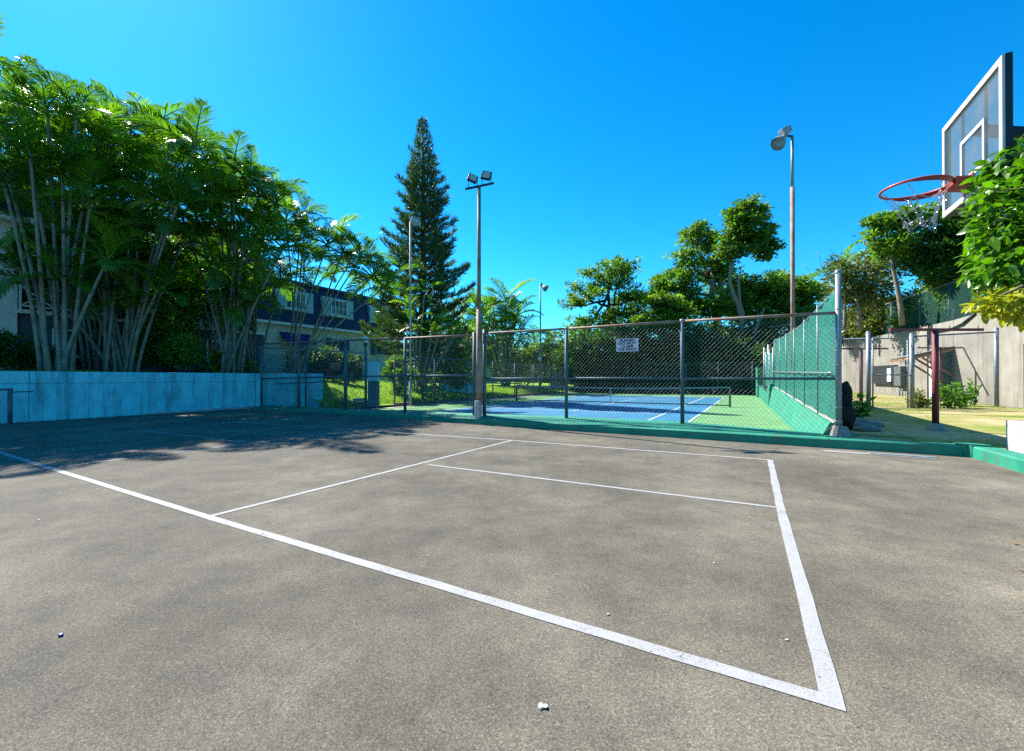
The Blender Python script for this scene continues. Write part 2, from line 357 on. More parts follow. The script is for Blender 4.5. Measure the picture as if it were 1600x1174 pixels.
sheet('ground', [(-700,-500,-.45),(700,-500,-.45),(700,900,-.45),(-700,900,-.45)], 'earth')
FRONT = [(8.36,8.05,.20),(6.5,9.08,.20),(3.95,10.62,.20),(1.48,12.1,.19),(-1.1,13.75,.18),(-6.0,16.95,.12),(-11.95,20.35,.07)]
FENCE = [(6.9,9.45),(4.42,11.25),(1.6,12.85),(-1.2,14.25),(-11.9,21.0)]
asph = sheet('asphalt', [(-40,-14,0),(1.2,-14,0),(4.5,-.3,0)]+[(8.5,8.2,0)]+[(x-.0,y+.15,0) for x,y,_ in FRONT[1:]]+[(-12.25,21.35,0),(-16.2,13.75,0),(-24,-1.5,0),(-40,-2,0)], 'asphalt')
# pickleball lines (thin coats of paint, children of the asphalt)
def paint(name, p0, p1, w, z, mat, parent, ext=0.):
    p0 = Vector((p0[0],p0[1],0)); p1 = Vector((p1[0],p1[1],0)); t = (p1-p0).normalized(); s = Vector((-t.y,t.x,0))*(w/2)
    p0 = p0-t*ext; p1 = p1+t*ext
    n = max(1, int((p1-p0).length/.25)); mb = MB()
    J = [(random.gauss(0,.0022), random.gauss(0,.0022)) for _ in range(n+1)]
    for i in range(n):
        a = p0.lerp(p1, i/n); b = p0.lerp(p1, (i+1)/n); Z = Vector((0,0,z))
        tt = s.normalized()
        mb.quad(a-s+tt*J[i][0]+Z, b-s+tt*J[i+1][0]+Z, b+s+tt*J[i+1][1]+Z, a+s+tt*J[i][1]+Z)
    return mb.build(name, MAT[mat], parent)
A_ = gnd(1300,1096); B_ = gnd(1203,719); M_ = gnd(1219,794); P_ = gnd(325,808); Q_ = gnd(800,688.5); PM_ = gnd(666,726)
R_ = gnd(78,731.5); S_ = gnd(560,672.5); RM_ = gnd(385,692); L2 = gnd(0,707)
Lend = L2+(L2-R_)*.62; Send = S_+(S_-Q_).normalized()*5.2; RMend = RM_+(RM_-PM_).normalized()*5.2
paint('court_line', A_, P_, .088, .004, 'line_paint', asph, .042)
paint('court_line', P_, R_, .088, .0048, 'line_paint', asph, .03); paint('court_line', R_, L2, .088, .004, 'line_paint', asph, .0)
paint('court_line', L2, Lend, .085, .004, 'line_paint', asph)
A2 = A_+(M_-A_).normalized()*.046
paint('court_line', A2, M_, .088, .0042, 'line_paint', asph); paint('court_line', M_, B_, .088, .0042, 'line_paint', asph, .0)
paint('court_line', B_, Q_, .08, .004, 'line_paint', asph); paint('court_line', Q_, S_, .08, .004, 'line_paint', asph); paint('court_line', S_, Send, .08, .004, 'line_paint', asph)
o4 = (Q_-P_).normalized()*.043
paint('court_line', P_+o4, Q_-o4, .07, .004, 'line_paint', asph); paint('court_line', R_+o4, S_-o4, .06, .004, 'line_paint', asph)
paint('court_line', PM_+(M_-PM_).normalized()*.04, M_+(PM_-M_).normalized()*.046, .062, .004, 'line_paint', asph)
paint('court_line', RM_+(RMend-RM_).normalized()*.04, RMend, .06, .004, 'line_paint', asph)
paint('court_line', Lend, Send, .08, .0044, 'line_paint', asph)

# tennis court
tg = kind(MB().poly([tp(-20,9.2), Vector((5.6,8.9,TZ)), Vector((6.9,9.6,TZ)), Vector((14.1,23.9,TZ)), Vector((19.8,34.9,TZ)), tp(18.5,-9), tp(18.5,9.2)]).build('tennis_court', MAT['tennis_green']), 'structure')
HW, SW, HL, SV = 5.485, 4.115, 11.885, 6.4
MB().poly([tp(-HL,HW,.004), tp(-HL,-HW,.004), tp(HL,-HW,.004), tp(HL,HW,.004)]).build('court_surface', MAT['tennis_blue'], tg)
for a0,b0,a1,b1 in ((-HL,HW,HL,HW),(-HL,-HW,HL,-HW),(-HL,SW,HL,SW),(-HL,-SW,HL,-SW),(-SV,SW-.03,-SV,-SW+.03),(SV,SW-.03,SV,-SW+.03),(-SV+.03,0,SV-.03,0),(-HL,HW-.03,-HL,-HW+.03),(HL,HW-.03,HL,-HW+.03)):
    paint('court_line', tp(a0,b0), tp(a1,b1), .075, TZ+.008, 'tennis_line', tg)
# net
t = thing('tennis_net', 'long dark tennis net across the blue court', 'tennis net', tp(0,0))
for sgn in (1,-1):
    MB().tube([tp(0,6.4*sgn), tp(0,6.4*sgn,1.06)], .045, 10).build('post', MAT['bench_green'], t, True)
    MB().tube([tp(.16,6.42*sgn), tp(.16,6.42*sgn,.99)], .025, 8).build('winch_tube', MAT['bench_green'], t, True)
def nz(b): return .93+.12*(b/6.4)**2
mbv = MB(); mbt = MB(); mbb = MB()
for i in range(16):
    b0 = -6.36+12.72*i/16; b1 = -6.36+12.72*(i+1)/16
    for a, mb_, z0, z1, th in ((0,mbt,-.035,.035,.02),):
        mb_.hexa([tp(-th,b1,nz(b1)-.045), tp(-th,b0,nz(b0)-.045), tp(th,b0,nz(b0)-.045), tp(th,b1,nz(b1)-.045)],[tp(-th,b1,nz(b1)+.035), tp(-th,b0,nz(b0)+.035), tp(th,b0,nz(b0)+.035), tp(th,b1,nz(b1)+.035)])
    mbb.hexa([tp(-.012,b1,.06), tp(-.012,b0,.06), tp(.012,b0,.06), tp(.012,b1,.06)],[tp(-.012,b1,.12), tp(-.012,b0,.12), tp(.012,b0,.12), tp(.012,b1,.12)])
mbt.build('top_band', MAT['pole_grey'], t); mbb.build('bottom_band', MAT['black_metal'], t)
# netting: real cords
mbn = MB()
for i in range(100):
    b = -6.34+12.68*i/99; mbn.bar(tp(0,b,.09), tp(0,b,nz(b)-.02), .006)
for k in range(9):
    for i in range(8):
        b0 = -6.36+12.72*i/8; b1 = -6.36+12.72*(i+1)/8; q = .1+.09*k
        mbn.bar(tp(0,b0,q*nz(b0)/.93), tp(0,b1,q*nz(b1)/.93), .006)
kind(mbn.build('netting', MAT['black_metal'], t), 'stuff')
MB().bar(tp(-.03,0,.02), tp(-.03,0,.94), .05, .008).build('centre_strap', MAT['board_white'], t)

# green apron kerb under the fence and its return on the right
def prism_strip(mb, front, back, zb=-.3):
    n = len(front)
    for i in range(n-1):
        f0, f1, b0, b1 = front[i], front[i+1], back[i], back[i+1]
        mb.quad((f1[0],f1[1],zb),(f0[0],f0[1],zb),(f0[0],f0[1],f0[2]-.025),(f1[0],f1[1],f1[2]-.025))
        # rounded nose
        q0 = (lerp(f0[0],b0[0],.06), lerp(f0[1],b0[1],.06), f0[2]); q1 = (lerp(f1[0],b1[0],.06), lerp(f1[1],b1[1],.06), f1[2])
        mb.quad((f1[0],f1[1],f1[2]-.025),(f0[0],f0[1],f0[2]-.025), q0, q1)
        mb.quad(q1, q0, b0, b1); mb.quad(b1, b0, (b0[0],b0[1],zb), (b1[0],b1[1],zb))
    for a, b in ((front[0],back[0]),(back[-1],front[-1])):
        mb.quad((a[0],a[1],zb),(b[0],b[1],zb),b,a)
bk = [(6.72,9.62,.24),(4.55,11.42,.30),(1.75,13.05,.30),(-1.1,14.45,.27),(-6.0,17.5,.2),(-11.9,21.2,.12)]
mb = MB(); prism_strip(mb, FRONT[1:], bk)
tag(mb.build('green_kerb', MAT['kerb_green'], None, False), 'long green painted concrete kerb carrying the chain-link fence', 'kerb')
mb = MB(); prism_strip(mb, [(8.30,8.08,.20),(7.6,8.46,.2),(6.5,9.08,.2)], [(8.42,8.32,.2),(7.75,8.70,.2),(6.72,9.62,.202)])
tag(mb.build('green_kerb', MAT['kerb_green']), 'short green kerb between fence corner post and dirt yard', 'kerb')
mb = MB(); prism_strip(mb, [(4.95,.4,.21),(6.5,3.95,.21),(7.72,6.66,.21),(8.30,7.98,.21)], [(5.25,.27,.21),(6.8,3.82,.21),(8.02,6.53,.21),(8.62,7.86,.21)])
mb.box(8.28,8.66,7.96,8.30,-.3,.225)
k2 = tag(mb.build('green_kerb', MAT['kerb_green']), 'sunlit green kerb turning toward the viewer at right edge', 'kerb')
# white block wall at right edge
o = MB().hexa([(8.05,6.33,.05),(8.33,6.20,.05),(8.98,7.66,.05),(8.70,7.79,.05)],[(8.05,6.33,.72),(8.33,6.20,.72),(8.98,7.66,.70),(8.70,7.79,.70)]).build('low_wall', MAT['white_block'], None, False, .015)
tag(o, 'low white painted block wall standing behind the green kerb at right edge', 'wall')
# drain plate near the kerb corner
t = thing('drain_cover', 'flat grey drain plate set in asphalt before the kerb corner', 'drain cover', (7.0,8.15,0))
MB().poly([(6.1,8.62,.006),(7.55,7.82,.006),(7.62,8.0,.006),(6.2,8.85,.006)]).build('concrete_patch', MAT['foot_concrete'], t)
MB().hexa([(6.75,8.33,.004),(7.6,7.88,.004),(7.64,7.98,.004),(6.8,8.43,.004)],[(6.75,8.33,.022),(7.6,7.88,.022),(7.64,7.98,.022),(6.8,8.43,.022)]).build('plate', MAT['lamp_grey'], t)

# yard on the right of the fence
WALL0 = Vector((19.9,17.2,0)); WD = Vector((.33,.944,0)).normalized(); WN = Vector((-WD.y, WD.x, 0))
def wp(s, n, z): p = WALL0+WD*s+WN*n; return Vector((p.x, p.y, z))
yard = sheet('yard', [(5.1,.33,.17),(6.72,4.0,.17),(8.5,7.95,.17),(8.36,8.25,.17),(7.7,8.66,.17),(7.1,9.55,.18),(10.7,16.8,.24),(14.4,24.0,.33),(20.0,35.0,.5),(20.8,37,.55),tuple(wp(22,.2,.55)),tuple(wp(8,.2,.28)),tuple(wp(0,.2,.2)),tuple(wp(-9,.2,.17)),(12,0,.17)], 'yard_dirt')
# concrete retaining wall with stepped top
t = thing('retaining_wall', 'tall stained bare concrete retaining wall behind the yard', 'wall', wp(4,0,0))
prof = [(-9,3.1),(-1.5,3.35),(2.6,4.32),(4.4,4.22),(9,4.15),(14,4.2),(24,4.3)]
for (s0,z0),(s1,z1) in zip(prof[:-1], prof[1:]):
    g = .006
    MB().hexa([wp(s0+g,-.45,-.3),wp(s0+g,0,-.3),wp(s1-g,0,-.3),wp(s1-g,-.45,-.3)][::-1],[wp(s0+g,-.45,z0),wp(s0+g,0,z0),wp(s1-g,0,z1),wp(s1-g,-.45,z1)][::-1]).build('wall_panel', MAT['concrete'], t)
MB().tube([wp(6.5,.05,.3),wp(6.5,.05,4.0),wp(6.3,.05,4.3)], .035, 6).build('drain_pipe', MAT['black_metal'], t, True)
MB().tube([wp(-2.3,.05,.3),wp(-2.1,.05,3.2)], .04, 6).build('drain_pipe', MAT['rusty_pipe'], t, True)
MB().tube([wp(-1.3,.4,.2),wp(-1.3,.42,1.1)], .03, 6).build('stake', MAT['rusty_pipe'], t, True)
MB().tube([wp(2.7,.03,4.33),wp(3.6,.06,3.95),wp(4.6,.04,3.8),wp(6.5,.05,3.75)], [.06,.05,.04,.03], 6).build('hose', MAT['black_metal'], t, True)
# hillside above it
mb = MB(); NX = 14
for i in range(NX):
    for j in range(10):
        def h(i, j): return 4.05+.35*j+.18*math.sin(i*1.7+j*2.1)
        s0 = -12+3.2*i; d0 = -.4-2.2*j
        mb.quad(wp(s0,d0,h(i,j)-.1*(j==0)), wp(s0,d0-2.2,h(i,j+1)), wp(s0+3.2,d0-2.2,h(i+1,j+1)), wp(s0+3.2,d0,h(i+1,j)-.1*(j==0)))
kind(mb.build('hillside', MAT['earth'], None, True), 'structure')

def vwall(mb, p0, p1, th, z0, z1, z1b=None):
    d = (p1-p0).normalized(); n = Vector((-d.y,d.x,0))*th; z1b = z1 if z1b is None else z1b
    Z = lambda p, z: (p.x, p.y, z)
    return mb.hexa([Z(p0,z0),Z(p1,z0),Z(p1+n,z0),Z(p0+n,z0)],[Z(p0,z1),Z(p1,z1b),Z(p1+n,z1b),Z(p0+n,z1)])
# ------------------------------------------------------------------ left: retaining wall, terrace, lawn
W0 = Vector((-24.0,-1.5,0)); W1 = Vector((-12.35,21.25,0)); W2 = Vector((-9.25,21.35,0)); W3 = Vector((-12.6,29.5,0))
wd = (W1-W0).normalized(); wnrm = Vector((-wd.y, wd.x, 0))   # away from the court
t = thing('garden_wall', 'long pale blue painted retaining wall in palm shade', 'wall', W0.lerp(W1,.7))
vwall(MB(), W0+wnrm*.05, W1+wnrm*.05+wd*.3, .22, -.3, 1.6).build('wall_core', MAT['pale_wall'], t)
seams = [0,.702,1.0]
for a, b in zip(seams[:-1], seams[1:]):
    p0 = W0.lerp(W1,a)+wd*.008; p1 = W0.lerp(W1,b)-wd*.008
    MB().hexa([p0+Vector((0,0,-.3)),p1+Vector((0,0,-.3)),p1+wnrm*.3+Vector((0,0,-.3)),p0+wnrm*.3+Vector((0,0,-.3))],[p0+Vector((0,0,1.252)),p1+Vector((0,0,1.252)),p1+wnrm*.3+Vector((0,0,1.252)),p0+wnrm*.3+Vector((0,0,1.252))]).build('wall_panel', MAT['pale_wall'], t, False, .012)
    q0 = p0-wnrm*.022; q1 = p1-wnrm*.022
    MB().hexa([q0+Vector((0,0,1.255)),q1+Vector((0,0,1.255)),q1+wnrm*.34+Vector((0,0,1.255)),q0+wnrm*.34+Vector((0,0,1.255))],[q0+Vector((0,0,1.65)),q1+Vector((0,0,1.65)),q1+wnrm*.34+Vector((0,0,1.65)),q0+wnrm*.34+Vector((0,0,1.65))]).build('upper_band', MAT['pale_wall'], t, False, .012)
vwall(MB(), W1+Vector((.01,0,0)), W2, .3, -.3, 1.64).build('wall_panel', MAT['pale_wall'], t, False, .012)
vwall(MB(), W2+Vector((-.02,.31,0)), W3, .3, -.3, 1.62).build('wall_panel', MAT['white_block'], t, False, .012)
# white footing strip at the wall foot
p0 = W0.lerp(W1,.83)-wnrm*.16; p1 = W1-wnrm*.16
vwall(MB(), p0, p1, .155, -.1, .05, .09).build('footing', MAT['white_block'], t, False, .01)
# terrace
def tz(x, y):
    d = max(0., (Vector((x,y,0))-W0).dot(wnrm)); return 1.56+.03*min(d,12)+.05*math.sin(x*.9)*math.sin(y*.7)
mb = MB()
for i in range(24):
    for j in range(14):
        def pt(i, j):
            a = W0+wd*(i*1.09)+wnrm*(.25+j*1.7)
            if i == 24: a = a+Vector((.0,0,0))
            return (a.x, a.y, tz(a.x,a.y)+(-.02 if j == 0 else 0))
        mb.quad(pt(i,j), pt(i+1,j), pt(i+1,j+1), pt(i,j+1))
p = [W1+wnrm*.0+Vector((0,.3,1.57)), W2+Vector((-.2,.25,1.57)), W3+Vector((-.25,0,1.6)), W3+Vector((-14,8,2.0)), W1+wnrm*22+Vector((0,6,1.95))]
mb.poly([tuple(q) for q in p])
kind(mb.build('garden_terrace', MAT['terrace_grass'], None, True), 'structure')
# lawn sloping up from the court edge
KB = tp(0,9.25); 
def lawn_z(a, b): 
    d = max(0,b-9.3); sl = lerp(.21,.085,min(1,max(0,(a+4)/6))); return TZ+.10+sl*min(d,6.2)+.02*max(0,d-6.2)+.03*math.sin(a*.8+b)
mb = MB()
LA = np.linspace(-12,34,40); LB = np.linspace(9.28,34,22)
for i in range(len(LA)-1):
    for j in range(len(LB)-1):
        P = lambda a,b: tuple(tp(a,b)+Vector((0,0,lawn_z(a,b)-TZ)))
        mb.quad(P(LA[i],LB[j+1]), P(LA[i],LB[j]), P(LA[i+1],LB[j]), P(LA[i+1],LB[j+1]))
kind(mb.build('lawn', MAT['lawn_grass'], None, True), 'structure')
# kerb blocks between lawn and court, with a pale path strip
sheet('path', [tuple(tp(-14,9.25,.012)), tuple(tp(-14,8.75,.012)), tuple(tp(18,8.75,.012)), tuple(tp(18,9.25,.012))], 'path_pale')
t = thing('lawn_edging', 'row of brown concrete edging blocks along the lawn', 'edging', tp(-8,9.2))
for i in range(14):
    a0 = -8.3+1.5*i; mb = MB(); zz = .20
    mb.hexa([tp(a0,9.5),tp(a0,9.26),tp(a0+1.47,9.26),tp(a0+1.47,9.5)],[tp(a0,9.5,zz),tp(a0,9.26,zz),tp(a0+1.47,9.26,zz),tp(a0+1.47,9.5,zz)])
    mb.build('edging_block', MAT['brown_block'], t, False, .015)

# ================================================================== FENCES
def wires(p0, p1, z0, z1, pitch=.1, r=.0028, slope=1.05, sag=0):
    """two families of straight crossing wires filling the quad p0..p1 (xy), z0=(bottom at p0, at p1), z1 likewise"""
    p0 = np.array([p0[0],p0[1],0.]); p1 = np.array([p1[0],p1[1],0.]); Ln = np.linalg.norm(p1-p0); d = (p1-p0)/Ln
    H = max(z1[0]-z0[0], z1[1]-z0[1]); V = []; Fc = []
    nrm = np.array([-d[1], d[0], 0.])
    def P(s, w):
        zb = z0[0]+(z0[1]-z0[0])*s/Ln; zt = z1[0]+(z1[1]-z1[0])*s/Ln
        return p0+d*s+np.array([0,0,zb+(zt-zb)*w/H])
    for fam in (1,-1):
        s0 = -H/slope; ss = np.arange(s0, Ln+H/slope, pitch)
        for s in ss:
            # w = fam*slope*(x-s) (+H for fam -1)
            xa, xb = (s, s+H/slope)
            xa_, xb_ = max(0., xa), min(Ln, xb)
            if xb_-xa_ < .02: continue
            wf = (lambda x: slope*(x-s)) if fam == 1 else (lambda x: H-slope*(x-s))
            a = P(xa_, min(H,max(0,wf(xa_)))); b = P(xb_, min(H,max(0,wf(xb_))))
            t = b-a; t /= np.linalg.norm(t); e1 = np.cross(t, nrm)
            off = nrm*(.002*fam); n0 = len(V)
            for q in (a, b):
                for th in (0, 2.094, 4.189): V.append(q+off+nrm*(r*math.cos(th))+e1*(r*math.sin(th)))
            Fc += [(n0,n0+1,n0+4,n0+3),(n0+1,n0+2,n0+5,n0+4),(n0+2,n0,n0+3,n0+5)]
    return np.array(V), np.array(Fc)
def wire_part(name, args, mat, parent):
    V, Fc = wires(**args); off = WL[parent.name]; me = np_mesh(name, V-np.array(off), Fc)
    return kind(finish(name, me, MAT[mat], parent, off), 'stuff')
def fz(Y, py): return CAMH+(HZ-py)/F*Y
def fence_at(px):     # point on the main fence line under a photo column
    r = (px-800)/F
    for a, b in zip(FENCE[:-1], FENCE[1:]):
        # a+(b-a)s ; x = r y
        den = (b[0]-a[0])-r*(b[1]-a[1]); s = (r*a[1]-a[0])/den
        if -.02 <= s <= 1.0001: return Vector((a[0]+(b[0]-a[0])*s, a[1]+(b[1]-a[1])*s, 0))
    return Vector((*FENCE[-1], 0))
# main fence, right part (corner post to floodlight pole)
t = thing('chain_link_fence', 'tall chain-link fence with rusty top rail in front of blue tennis court', 'fence', (3,12,.2))
cp = fence_at(1294); pr = fence_at(757)
PX = [1290, 1066, 885, 757]; pts = [fence_at(p) for p in PX]
pts[0] = Vector((6.9,9.42,0)); tops = [fz(pts[0].y,489), fz(pts[1].y,502), fz(pts[2].y,514), fz(pts[3].y,521)]; botz = [.22,.28,.28,.25]
mids = [fz(p.y, y) for p, y in zip(pts, (592,591.5,591,592))]
for i in range(1,4):
    p = pts[i]; r_ = .05 if i < 3 else .06
    MB().tube([(p.x,p.y,.1),(p.x,p.y,tops[i]+(.0 if i < 3 else .12))], r_, 10).build('post', MAT['fence_paint'], t, True)
    if i < 3: MB().lathe((p.x,p.y,tops[i]-.03), [(.056,0),(.062,.02),(.062,.07),(.03,.085),(0,.09)], 10).build('post_cap', MAT['galvanised'], t, True)
for i in range(3):
    a, b = pts[i], pts[i+1]
    MB().tube([(a.x,a.y,tops[i]),(b.x,b.y,tops[i+1])], .034, 8).build('top_rail', MAT['rusty_pipe'], t, True)
    MB().tube([(a.x,a.y,mids[i]),(b.x,b.y,mids[i+1])], .03, 8).build('middle_rail', MAT['fence_paint'], t, True)
    wire_part('wire_mesh', dict(p0=a,p1=b,z0=(botz[i]+.03,botz[i+1]+.03),z1=(tops[i],tops[i+1]),pitch=.105), 'wire', t)
# tall corner post
t = thing('corner_post', 'tall thick grey corner post where fence meets green windscreen', 'post', (6.95,9.4,.2))
MB().tube([(6.95,9.4,.0),(6.95,9.4,fz(9.4,424))], .057, 16).build('shaft', MAT['galvanised'], t, True)
MB().lathe((6.95,9.4,fz(9.4,424)), [(.065,-.05),(.065,.0),(.045,.03),(0,.04)], 16).build('cap', MAT['galvanised'], t, True)
for z in (.5,.8,1.1,1.4,1.7,2.0,2.3,2.6,2.9): MB().lathe((6.95,9.4,z), [(.058,0),(.065,.003),(.065,.025),(.058,.028)], 14).build('clamp_band', MAT['lamp_grey'], t, True)
MB().hexa([(6.85,9.22,.19),(7.12,9.22,.19),(7.12,9.55,.19),(6.85,9.55,.19)],[(6.89,9.28,.42),(7.06,9.28,.42),(7.06,9.5,.42),(6.89,9.5,.42)]).build('footing', MAT['foot_concrete'], t, False, .02)
# left part
t = thing('chain_link_fence', 'shaded chain-link fence section left of the floodlight pole', 'fence', (-6,17.4,.1))
PX = [741, 633, 540, 467, 400]; pts = [fence_at(p) for p in PX]; pts[0] = pts[0]+Vector((0,.0,0))
tops = [fz(p.y, y) for p, y in zip(pts, (524,528.5,532,535,538))]; mids = [fz(p.y, y) for p, y in zip(pts, (587,587.5,588.5,590.5,592))]
bz = [.25,.22,.19,.16,.12]
for i, p in enumerate(pts):
    MB().tube([(p.x,p.y,.0),(p.x,p.y,tops[i]+(.1 if i in (0,4) else 0))], .075 if i == 2 else .055, 10).build('post', MAT['fence_paint'], t, True)
for i in range(4):
    a, b = pts[i], pts[i+1]
    MB().tube([(a.x,a.y,tops[i]),(b.x,b.y,tops[i+1])], .036, 8).build('top_rail', MAT['rusty_pipe'], t, True)
    MB().tube([(a.x,a.y,mids[i]),(b.x,b.y,mids[i+1])], .032, 8).build('middle_rail', MAT['fence_paint'], t, True)
    wire_part('wire_mesh', dict(p0=a,p1=b,z0=(bz[i]+.03,bz[i+1]+.03),z1=(tops[i],tops[i+1]),pitch=.11), 'wire', t)
# low inner fence behind it
t = thing('chain_link_fence', 'lower grey chain-link fence just behind the shaded fence section', 'fence', (-8,19.4,.1))
q = [fence_at(p)+Vector((.55,.95,0)) for p in (573,480,409)]
q = [Vector((xat(px,p.y),p.y,0)) for px, p in zip((572,478,406), q)]
tops = [fz(p.y,y) for p, y in zip(q, (552,546,543.5))]; mids = [fz(p.y,y) for p, y in zip(q, (594,598,601))]
for i, p in enumerate(q): MB().tube([(p.x,p.y,-.1),(p.x,p.y,tops[i]+.05)], .045, 8).build('post', MAT['fence_paint'], t, True)
for i in range(2):
    a, b = q[i], q[i+1]
    MB().tube([(a.x,a.y,tops[i]),(b.x,b.y,tops[i+1])], .028, 6).build('top_rail', MAT['galvanised'], t, True)
    MB().tube([(a.x,a.y,mids[i]),(b.x,b.y,mids[i+1])], .025, 6).build('middle_rail', MAT['fence_paint'], t, True)
    wire_part('wire_mesh', dict(p0=a,p1=b,z0=(.1,.1),z1=(tops[i],tops[i+1]),pitch=.13,r=.0022), 'wire', t)
# fence along the left and far side of the tennis court
def run_fence(label, P0, P1, n, h, loc, mat='fence_paint', pitch=.2, r=.0035, wm='fence_paint', group=None):
    t = thing('chain_link_fence', label, 'fence', loc)
    for i in range(n+1):
        p = P0.lerp(P1,i/n); MB().tube([(p.x,p.y,p.z-.1),(p.x,p.y,p.z+h+.05)], .045, 8).build('post', MAT[mat], t, True)
    for nm, z in (('top_rail',h),('middle_rail',h*.5)):
        MB().tube([P0+Vector((0,0,z)),P1+Vector((0,0,z))], .028, 6).build(nm, MAT[mat], t, True)
    wire_part('wire_mesh', dict(p0=P0,p1=P1,z0=(P0.z+.05,P1.z+.05),z1=(P0.z+h,P1.z+h),pitch=pitch,r=r), wm, t)
run_fence('distant chain-link fence along the left side of the tennis court by the lawn', tp(-8.6,9.05), tp(18,9.05), 8, 2.7, tp(4,9.05))
run_fence('distant chain-link fence at the far end of the tennis court before the hedge', tp(18.2,9.0), tp(18.2,-7.4), 6, 2.9, tp(18.2,0))
# low chain-link remnant at the extreme left
t = thing('chain_link_gate', 'low chain-link gate leaf against the pale wall at left edge', 'gate', (-14.9,13.2,0))
a = gnd(-70,666); b = gnd(16,664)
for p, r_ in ((a,.045),(b,.055)): MB().tube([(p.x,p.y,0),(p.x,p.y,1.12)], r_, 8).build('post', MAT['fence_paint'], t, True)
MB().tube([(a.x,a.y,1.08),(b.x,b.y,1.08)], .03, 8).build('top_rail', MAT['fence_paint'], t, True)
MB().tube([(b.x,b.y,1.0),(b.x+.1,b.y+.55,1.0)], .02, 6).build('latch_bar', MAT['fence_paint'], t, True)
wire_part('wire_mesh', dict(p0=a,p1=b,z0=(.03,.03),z1=(1.06,1.06),pitch=.1), 'wire', t)

# green side wall + windscreen
BW0 = Vector((6.58,9.66,0)); BW1 = Vector((19.5,34.9,0))
TW0 = Vector((6.92,9.62,.46)); TW1 = Vector((14.1,23.9,.95))
def bwp(Y): return BW0.lerp(BW1,(Y-BW0.y)/(BW1.y-BW0.y))
t = thing('court_side_wall', 'bright green sloping side wall of the tennis court below the windscreen', 'wall', (10,17,0))
mb = MB(); NS = 10
for i in range(NS):
    Y0 = lerp(9.62,23.9,i/NS); Y1 = lerp(9.62,23.9,(i+1)/NS)
    ring = []
    for Y in (Y0,Y1):
        b = bwp(Y); k = (Y-9.62)/(23.9-9.62); tt = TW0.lerp(TW1,k)
        ring.append([(b.x,Y,-.3),(b.x,Y,TZ+.0),(tt.x,Y,tt.z),(tt.x+.28,Y,tt.z),(tt.x+.28,Y,-.3)])
    for k in range(4): mb.quad(ring[0][k], ring[1][k], ring[1][k+1], ring[0][k+1])
    if i in (0,NS-1): mb.poly(ring[0] if i == 0 else ring[1][::-1])
mb.build('wall_body', MAT['kerb_green'], t)
mb = MB()
for i in range(30):
    k0 = i/30; k1 = (i+1)/30; a = TW0.lerp(TW1,k0); b = TW0.lerp(TW1,k1); w0 = .02+.02*random.random()
    mb.hexa([(a.x+.07,a.y,a.z),(a.x+.26,a.y,a.z),(b.x+.26,b.y,b.z),(b.x+.07,b.y,b.z)],[(a.x+.10,a.y,a.z+.03),(a.x+.24,a.y,a.z+w0+.02),(b.x+.24,b.y,b.z+w0+.02),(b.x+.1,b.y,b.z+.03)])
mb.build('dirt_ledge', MAT['kerb_chip'], t)
MB().hexa([(13.85,23.92,-.2),(14.4,23.92,-.2),(14.55,24.5,-.2),(14.1,24.5,-.2)],[(13.95,23.92,1.12),(14.4,23.92,1.12),(14.55,24.5,1.12),(14.2,24.5,1.12)]).build('end_knob', MAT['kerb_green'], t, False, .06)
b0 = bwp(24.6); b1 = bwp(34.9)
vwall(MB(), b1, b0, .25, -.3, .75, .45).build('far_wall_body', MAT['kerb_green'], t)
MB().box(b1.x-.1,b1.x+.55,b1.y,b1.y+.25,-.2,2.25).build('end_panel', MAT['kerb_green'], t)
MB().box(b1.x-.12,b1.x+.57,b1.y-.03,b1.y-.002,.78,.86).build('white_band', MAT['trim_white'], t)
for px, y0, Y in ((1194.5,543,31.),(1201,538.5,29.)): MB().tube([(xat(px,Y),Y,0),(xat(px,Y),Y,fz(Y,y0))], .07, 8).build('gate_post', MAT['galvanised'], t, True)
t = thing('windscreen_fence', 'green cloth windscreen fence rising above the court side wall', 'fence', (10,17,.6))
# cloth with sagging top and ripples
top_prof = [(0,3.32),(.12,3.28),(.25,3.2),(.38,3.17),(.5,3.2),(.62,3.24),(.75,3.28),(.88,3.32),(1,3.38)]
def topz(k):
    for (k0,z0),(k1,z1) in zip(top_prof[:-1], top_prof[1:]):
        if k <= k1: return lerp(z0,z1,(k-k0)/(k1-k0))
    return 3.38
mb = MB(); NK, NZ = 60, 16; grid = []
for i in range(NK+1):
    k = i/NK; c_ = TW0.lerp(TW1,k); row = []
    for j in range(NZ+1):
        w = j/NZ; z = lerp(c_.z+.03, topz(k), w); rip = .025*math.sin(k*95+w*3)+.02*math.sin(k*37-w*9)
        row.append((c_.x+.13+rip, c_.y, z))
    grid.append(row)
for i in range(NK):
    for j in range(NZ): mb.quad(grid[i][j], grid[i+1][j], grid[i+1][j+1], grid[i][j+1])
mb.build('windscreen_cloth', MAT['windscreen'], t, True)
for k in (.12,.27,.43,.60,.78,.97):
    c_ = TW0.lerp(TW1,k); MB().tube([(c_.x+.06,c_.y,c_.z-.1),(c_.x+.06,c_.y,topz(k)+.02)], .016, 8).build('post', MAT['galvanised'], t, True)
path = [TW0.lerp(TW1,i/30)+Vector((.13,0,0)) for i in range(31)]
MB().tube([(p.x,p.y,topz(i/30)) for i, p in enumerate(path)], .022, 6).build('top_cable', MAT['galvanised'], t, True)
MB().tube([(p.x-.09,p.y,lerp(1.55,1.75,i/30)) for i, p in enumerate(path)], .02, 6).build('middle_rail', MAT['galvanised'], t, True)
wire_part('wire_mesh', dict(p0=(TW0.x+.09,TW0.y),p1=(TW1.x+.09,TW1.y),z0=(.5,1.0),z1=(3.15,3.15),pitch=.16,r=.0022), 'kerb_green', t)
